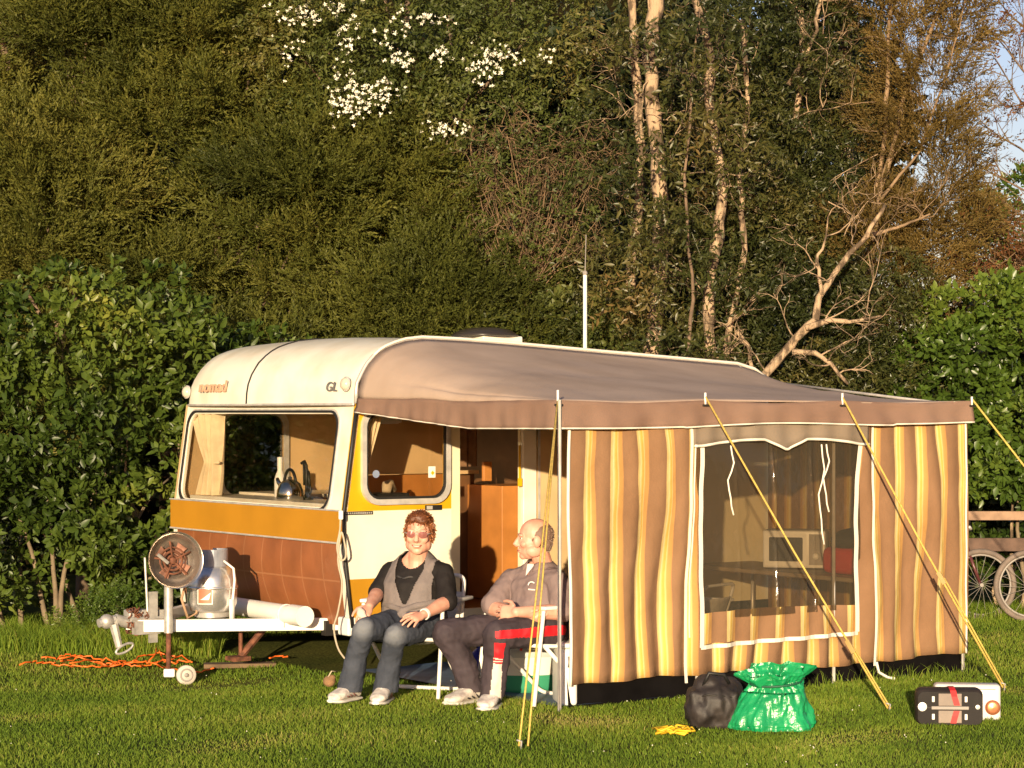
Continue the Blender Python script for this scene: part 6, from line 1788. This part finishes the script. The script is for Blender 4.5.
tag(strands('hair_strands', hm, hm.data, m_hair_m, 1800, .012, lambda P: np.tile(np.array([tuple(Am @ Vector((0, -.5, -.5)))]), (len(P), 1)), wd_=.0022), kind='stuff')
# ------------------------------------------------------------------ loose things around the awning
# blue groundsheet inside the awning
gs = MB(); gs.grid(lambda u, v: Vector((.06 + 3.2 * u, -DEP + .10 + (DEP - .15) * v, .010 + .006 * math.sin(u * 23) * math.sin(v * 17))), 40, 30)
o = gs.build('groundsheet', M('blue_groundsheet', (.07, .13, .22), .6, var=.2, scale=5), None, smooth=True)
o.location = C0; o.rotation_euler = (0, 0, TH); tag(o, 'blue groundsheet spread on the grass inside the awning', 'groundsheet')
# wooden step below the caravan door
sp = ony(408, 668, -.62)
st = thing('doorstep', 'low brown wooden box step in front of the caravan door behind the chairs', 'step', wl(.86, -.62, 0), TH)
m_step = M('olive_brown_wood', (.17, .12, .055), .8, var=.25, scale=7)
mb = MB(); mb.box((0, 0, .25), (.62, .36, .03), bev=.006); mb.build('step_top', m_step, st)
for x in (-.29, .29): mb = MB(); mb.box((x, 0, .12), (.03, .34, .23)); mb.build('step_side', m_step, st)
mb = MB(); mb.box((0, -.155, .12), (.55, .02, .22)); mb.build('step_front', m_step, st)
# blue bag under the man's chair
b0 = ong(481, 689); b0 = Vector((w(482, 670, 13.9).x, 13.9, 0))
bb = thing('blue_bag', 'small bright blue bag on the ground behind the knees of the seated man', 'bag', b0)
mb = MB(); mb.ball((0, 0, .13), (.09, .08, .13)); mb.ball((.02, 0, .24), (.04, .04, .05)); organic('bag_body', mb, .012, M('blue_nylon', (.02, .02, .42), .5, var=.2), bb, 3)
mb = MB(); mb.tube([(-.03, 0, .25), (0, -.01, .34), (.05, 0, .26)], .008, 6); mb.build('bag_handle', M('dark_blue_strap', (.02, .02, .12), .6), bb, smooth=True)
# white cool box with a green band, and a striped beach chair folded against it
cx_ = w(567.5, 700, 13.06)
cbx = thing('cool_box', 'white cool box standing behind the pole at the left edge of the awning', 'cool box', (cx_.x, 13.06, 0), R(8))
mb = MB(); mb.box((0, .10, .17), (.105, .28, .33), bev=.02); mb.build('box_body', m_whitepl, cbx, smooth=True, angle=40)
mb = MB(); mb.box((0, .10, .352), (.112, .29, .03), bev=.012); mb.build('box_lid', m_whitepl, cbx, smooth=True, angle=40)
mb = MB(); mb.tube([(0, -.04, .29), (0, -.058, .26), (0, -.04, .23)], .006, 6); mb.build('box_handle', m_grey, cbx, smooth=True)
def beach_mat(name, cols, axis_, n):
    m, nt, bs, out = newmat(name)
    tc = nt.nodes.new('ShaderNodeTexCoord'); sx = nt.nodes.new('ShaderNodeSeparateXYZ'); nt.links.new(tc.outputs['Generated'], sx.inputs[0])
    rp = nt.nodes.new('ShaderNodeValToRGB'); rp.color_ramp.interpolation = 'CONSTANT'; e = rp.color_ramp.elements
    while len(e) < len(cols): e.new(.5)
    for i, c in enumerate(cols): e[i].position = i / len(cols); e[i].color = rgb(c)
    nt.links.new(sx.outputs[axis_], rp.inputs[0]); nt.links.new(rp.outputs[0], bs.inputs['Base Color']); bs.inputs['Roughness'].default_value = .85
    return m
tw = Vector((w(530, 650, 13.75).x, 13.75, 0))
bag = thing('striped_bag', 'open beach bag with white and green bands under the chair of the seated man', 'bag', tw, R(12))
mb = MB(); mb.grid(lambda u, v: Vector(((.19 + .02 * v) * math.cos(u * 6.2832), (.10 + .01 * v) * math.sin(u * 6.2832), .27 * v)), 36, 6)
o = mb.build('bag_body', beach_mat('green_white_bands', [(.03, .25, .13), (.03, .25, .13), (.70, .70, .62), (.70, .70, .62), (.45, .48, .46)], 'Z', 5), bag, smooth=True); md = o.modifiers.new('t', 'SOLIDIFY'); md.thickness = .006
for s_ in (-1, 1):
    mb = MB(); mb.tube([(-.08, .1 * s_, .26), (-.05, .09 * s_, .36), (.05, .09 * s_, .36), (.08, .1 * s_, .26)], .009, 6); mb.build('bag_handle', m_red, bag, smooth=True)
tw = Vector((w(566, 640, 13.28).x + .01, 13.30, 0))
bc = thing('folded_deckchair', 'folded deckchair with grey, yellow and red striped cloth standing behind the seated man', 'deckchair', (tw.x + .03, 13.33, 0), R(-35))
mb = MB(); mb.grid(lambda u, v: Vector((-.13 + .26 * u, .02 * math.sin(u * 9) + .06 * v, .34 + .30 * v)), 24, 6)
o = mb.build('sling', beach_mat('deckchair_stripes', [(.50, .52, .50), (.30, .32, .33), (.62, .40, .04), (.62, .05, .03), (.55, .55, .50), (.10, .25, .15), (.62, .40, .04), (.5, .52, .5)], 'X', 8), bc, smooth=True); md = o.modifiers.new('t', 'SOLIDIFY'); md.thickness = .006
for x in (-.14, .14): mb = MB(); mb.tube([(x, .10, 0), (x, .05, .34), (x, .10, .66)], .012, 8); mb.build('frame_tube', m_tube, bc, smooth=True)
# table inside the awning with a microwave and a red bag
tb = thing('folding_table', 'folding table along the end wall inside the awning seen through its window', 'table', wl(2.98, -1.15, 0), TH)
mb = MB(); mb.box((0, 0, .60), (.60, 1.75, .03), bev=.006); mb.build('table_top', M('brown_laminate', (.34, .25, .15), .5), tb)
for x in (-.26, .26):
    for y in (-.82, .82): mb = MB(); mb.tube([(x, y, 0), (x, y, .59)], .014, 8); mb.build('leg', m_pole, tb, smooth=True)
mp = ony(797, 540, -.95)
mw = thing('microwave_oven', 'white microwave oven on the folding table inside the awning', 'microwave', wl(3.02, -1.05, .616), TH - R(48))
mb = MB(); mb.box((0, 0, .15), (.50, .34, .28), bev=.012); mw.scale = (.86, .86, .92); mb.build('oven_body', m_whitepl, mw, smooth=True, angle=40)
mb = MB(); mb.ring(rrect(-.235, .03, .10, .27, .015), [rrect(-.20, .06, .07, .24, .01)], lambda u, v, t: Vector((u, -.176 + t, v)), .012); dr = mb.build('oven_door', m_whitepl, mw)
mb = MB(); mb.box((-.065, -.171, .15), (.275, .006, .185)); mb.build('door_glass', m_black, dr)
mb = MB(); mb.box((.175, -.172, .15), (.11, .008, .23)); mb.build('control_panel', m_grey, mw)
mb = MB(); mb.lathe([(.026, 0), (.024, .02), (0, .021)], (.175, -.176, .10), (0, -1, 0), 14); mb.build('dial', m_whitepl, mw, smooth=True)
rb = thing('red_bag', 'red bag with dark top lying on the table inside the awning', 'bag', wl(2.98, -1.70, .616), TH)
mb = MB(); mb.box((0, 0, .09), (.34, .36, .18), bev=.05); mb.build('bag_body', m_red, rb, smooth=True)
mb = MB(); mb.ball((0, 0, .22), (.17, .19, .09)); mb.ball((.03, -.08, .28), (.09, .09, .06)); organic('dark_cloth', mb, .014, m_black, rb, 3)
ch3 = copy_thing(ch, wl(1.62, -1.55, 0), TH + R(200), 'white tubular folding chair standing inside the awning behind its window'); ch3.scale = (.9, .9, .86)
# black bag and green plastic bag on the grass in front
p = ong(716, 731)
kb = thing('black_bag', 'soft black bag slumped on the grass against the awning foot', 'bag', p + Vector((0, .16, 0)))
mb = MB(); mb.ball((0, 0, .12), (.15, .13, .14)); mb.ball((-.06, -.02, .09), (.10, .11, .10)); mb.ball((.06, .02, .17), (.10, .10, .10)); mb.ball((-.02, 0, .22), (.08, .08, .06)); mb.box((0, 0, .10), (.26, .20, .20), bev=.02)
o = organic('bag_body', mb, .010, M('black_nylon', (.028, .021, .018), .6, var=.3, scale=8, bump=.5, bscale=14), kb, 3, fold=.014)
mb = MB(); mb.tube([(-.06, -.06, .23), (-.03, -.08, .30), (.05, -.07, .29), (.08, -.05, .24)], .010, 6); mb.build('carry_strap', m_black, kb, smooth=True)
mb = MB(); mb.tube([(-.13, -.05, .15), (-.04, -.125, .19), (.10, -.10, .17)], .005, 5); mb.build('zip', m_dark, kb, smooth=True)
p = ong(777, 733)
gbg = thing('green_bag', 'full green plastic sack gathered at the neck standing on the grass', 'bag', p + Vector((.0, .14, 0)))
def sack(u, v):
    a = u * 2 * math.pi
    zz = [(.0, .232), (.03, .238), (.10, .212), (.20, .166), (.245, .140), (.258, .135), (.272, .152), (.30, .178), (.315, .172)]
    t_ = v * (len(zz) - 1); i = min(len(zz) - 2, int(t_)); q = t_ - i
    z = zz[i][0] + (zz[i + 1][0] - zz[i][0]) * q; r_ = zz[i][1] + (zz[i + 1][1] - zz[i][1]) * q
    ca, sa = math.cos(a), math.sin(a)
    fold = .012 * math.sin(a * 7 + 2 * math.sin(z * 20)) * (1 if z > .2 else .4) + .05 * mnoise.noise((ca * 1.6, sa * 1.6, z * 7)) + .022 * (1 - 2 * abs(mnoise.noise((ca * 4.5, sa * 4.5, z * 9 + 3)))) + .010 * (1 - 2 * abs(mnoise.noise((ca * 9, sa * 9, z * 22 + 7)))) - .02
    if z < .02: fold *= 1.5
    k = min(1, z / .05)
    r_ = r_ + fold * (1.3 if z > .22 else .8)
    tilt = .03 * math.sin(a + .6) + .03 * mnoise.noise((ca * 2, sa * 2, 8)) if z > .2 else 0
    return Vector((r_ * math.cos(a) + (.02 * z), r_ * .62 * math.sin(a), z + tilt + .006))
mb = MB(); mb.grid(sack, 180, 64)
m_green = M('green_polythene', (.012, .30, .10), .28, var=.14, scale=7, bump=.9, bscale=26, spec=.6)
o = mb.build('sack', m_green, gbg, smooth=True, recalc=False)
mb = MB(); mb.lathe([(.0, .29), (.10, .28), (.165, .285)], (0.005, 0, 0), n=30)
for v in range(len(mb.v)): mb.v[v] = (mb.v[v][0], mb.v[v][1] * .62, mb.v[v][2] - .01)
mb.build('sack_filling', m_green, gbg, smooth=True)
mb = MB(); mb.tube([Vector((.138 * math.cos(a) + .01, .100 * math.sin(a), .256 + .018 * math.sin(a + .6))) for a in np.arange(0, 6.28, .3)], .007, 6, closed=True); mb.build('tie_cord', M('dark_green_cord', (.01, .10, .05), .6), gbg, smooth=True)
# little heap of yellow rope
p = ong(676, 739)
m_yel = M('yellow_cord', (.78, .50, .02), .6, var=.1)
mb = MB(); P = []
for i in range(60):
    a = i * .62; r_ = .045 + .03 * math.sin(i * 1.7)
    P.append(Vector((r_ * math.cos(a) * 1.4 + .02 * math.sin(i * .3), r_ * math.sin(a), .035 + .012 * math.sin(i * 2.3) + .0004 * i)))
mb.tube(P + [Vector((-.10, .02, .05)), Vector((-.12, .05, .05))], .0065, 5)
o = mb.build('rope_heap', m_yel, None, smooth=True); o.location = p; tag(o, 'small tangled heap of bright yellow rope on the grass by the black bag', 'rope')
# black case with red straps and the white box behind it
p = ong(951, 727)
tc_ = thing('black_case', 'black and grey case with a red strap standing on edge on the grass', 'case', p + Vector((0, .07, 0)), R(-4))
mb = MB(); mb.box((0, 0, .105), (.36, .13, .20), bev=.035); mb.build('case_shell', M('black_plastic', (.03, .024, .022), .5, var=.15, spec=.2), tc_, smooth=True)
mb = MB(); mb.ring(rrect(-.172, .012, .172, .190, .035), [rrect(-.165, .100, .165, .106, .002, 1)], lambda u, v, t: Vector((u, -.069 + t, v)), .012); mb.build('case_face', M('charcoal_plastic', (.022, .019, .018), .55, var=.15, spec=.12), tc_)
for z in (.055, .147): 
    mb = MB(); mb.box((.0, -.070, z), (.125, .010, .068), bev=.003); mb.build('grey_panel', M('warm_grey_plastic', (.22, .17, .135), .5), tc_)
mb = MB(); mb.box((.0, -.072, .103), (.20, .012, .018), bev=.003); mb.build('hinge_bar', m_grey, tc_)
for (x, z) in ((-.09, .055), (.085, .055), (-.09, .150), (.085, .150)): mb = MB(); mb.box((x, -.072, z), (.016, .012, .032), bev=.003); mb.build('latch', m_alu, tc_)
for (x, r_) in ((-.148, .024), (.148, .012)): mb = MB(); mb.lathe([(0, .006), (r_, .004), (r_, 0)], (x, -.068, .108), (0, -1, 0), 16); mb.build('corner_disc', m_alu, tc_)
def strap(pts):
    mb = MB(); vs_ = []
    for (x, y, z) in pts: vs_ += [(x - .016, y, z), (x + .016, y, z)]
    mb.add(vs_, [(2 * i, 2 * i + 1, 2 * i + 3, 2 * i + 2) for i in range(len(pts) - 1)]); o_ = mb.build('red_strap', m_red, tc_, recalc=False); md_ = o_.modifiers.new('t', 'SOLIDIFY'); md_.thickness = .003
strap([(.012, .02, .208), (.012, -.035, .207), (.016, -.066, .195), (.022, -.080, .165), (.036, -.080, .118)])
strap([(.034, -.080, .088), (.026, -.081, .06), (.016, -.080, .022)])
q = p + Vector((.145, .30, 0))
wb = thing('white_box', 'white box with a round copper disc on its corner behind the black case', 'box', q, R(-6))
mb = MB(); mb.box((0, 0, .10), (.36, .12, .20), bev=.02); mb.build('box_body', M('white_enamel', (.70, .66, .62), .35, var=.06), wb, smooth=True, angle=40)
mb = MB(); mb.lathe([(0, .010), (.024, .008), (.040, .004), (.042, 0)], (.135, -.061, .075), (0, -1, 0), 20); mb.build('copper_disc', M('copper', (.60, .22, .10), .35, .6), wb, smooth=True)
mb = MB(); mb.box((-.0, -.062, .175), (.30, .006, .006)); mb.build('box_seam', m_grey, wb)
# fence at the right
fe = thing('rail_fence', 'two rail wooden fence under the bright bush at the right edge', 'fence', (4.4, 18.75, 0))
for (z, wd_, mt) in ((.84, .075, M('pale_rail', (.36, .23, .15), .85, var=.2, scale=8)), (.60, .11, M('dark_rail', (.14, .085, .06), .85, var=.25, scale=8))):
    mb = MB(); mb.box((.2, 0, z), (3.2, .045, wd_), bev=.006); mb.build('rail', mt, fe)
for x in (-1.1, .15, 1.5): mb = MB(); mb.box((x, .06, .45), (.09, .08, .92), bev=.006); mb.build('post', m_step, fe)
# bicycles against it
def bicycle(label, at, rot, s=.88):
    t = thing('bicycle', label, 'bicycle', at, rot, 'bicycles leaning at the fence')
    for x in (-.50, .50):
        mb = MB(); mb.tube([Vector((x + .31 * math.cos(a), 0, .33 + .31 * math.sin(a))) * s for a in np.arange(0, 6.28, .16)], .026 * s, 8, closed=True); wh_ = mb.build('wheel', M('dusty_tyre', (.20, .155, .125), .8, var=.2), t, smooth=True)
        mb = MB(); mb.tube([Vector((x + .278 * math.cos(a), 0, .33 + .278 * math.sin(a))) * s for a in np.arange(0, 6.28, .16)], .010 * s, 6, closed=True); mb.build('rim', m_grey, wh_, smooth=True)
        mb = MB()
        for k in range(18):
            a = k * 6.2832 / 18; mb.tube([Vector((x + .02 * math.cos(a + .8), .012 * (-1) ** k, .33 + .02 * math.sin(a + .8))) * s, Vector((x + .275 * math.cos(a), 0, .33 + .275 * math.sin(a))) * s], .0016, 4)
        mb.tube([Vector((x, -.04, .33)) * s, Vector((x, .04, .33)) * s], .016, 8); mb.build('spokes', m_grey, wh_)
    mb = MB(); bbk = Vector((-.06, 0, .29)); seat_ = Vector((-.20, 0, .72)); hd = Vector((.36, 0, .74)); hl = Vector((.39, 0, .62)); rw = Vector((-.50, 0, .33))
    for a, b in ((bbk, seat_), (seat_, hd), (bbk, hl), (hd, hl), (bbk, rw), (rw, seat_), (hl, Vector((.50, 0, .33)))): mb.tube([a * s, b * s], .016 * s, 8)
    mb.build('frame', M('dark_red_frame', (.10, .03, .03), .35), t, smooth=True)
    mb = MB(); mb.ball(Vector((-.22, 0, .80)) * s, (.12 * s, .06 * s, .03 * s)); mb.tube([Vector((-.20, 0, .70)) * s, Vector((-.22, 0, .80)) * s], .012, 6); mb.build('saddle', m_black, t, smooth=True)
    mb = MB(); mb.tube([Vector(p_) * s for p_ in ((.33, -.26, .88), (.36, -.2, .86), (.37, 0, .84), (.36, .2, .86), (.33, .26, .88))], .012, 8); mb.tube([hd * s, Vector((.37, 0, .84)) * s], .012, 6); mb.build('handlebar', m_alu, t, smooth=True)
    mb = MB(); mb.tube([Vector((-.06, -.05, .29)) * s, Vector((-.06, .05, .29)) * s], .045 * s, 12); mb.tube([Vector((-.06, -.07, .29)) * s, Vector((-.02, -.07, .13)) * s], .010, 6); mb.build('crank', m_alu, t)
    return t
a = w(983, 588, 18.35); b = w(1033, 592, 18.2)
bicycle('bicycle mostly hidden behind the awning, its front wheel against the fence', (a.x - .50 * .88, 18.42, 0), R(2))
bicycle('bicycle whose back wheel overlaps the other bicycle at the right edge', (b.x + .50 * .88, 18.28, 0), R(-3))
# brown cloth or leaf litter by the woman's foot: a small brown paper bag
p = ong(328, 688)
pb_ = thing('paper_bag', 'crumpled small brown paper bag on the grass behind the right foot of the woman', 'paper bag', p + Vector((0, .1, 0)))
mb = MB(); mb.ball((0, 0, .05), (.05, .05, .06)); mb.ball((.02, 0, .09), (.03, .03, .03)); organic('bag_body', mb, .008, M('brown_paper', (.30, .17, .08), .9, var=.2, bump=.6, bscale=30), pb_, 2)
mb = MB(); mb.tube([(-.01, -.02, .09), (.02, -.03, .16), (.05, -.01, .15)], .006, 5); mb.build('bag_handle', M('cream_string', (.6, .5, .35), .8), pb_, smooth=True); pb_.scale = (.8, .8, .6)
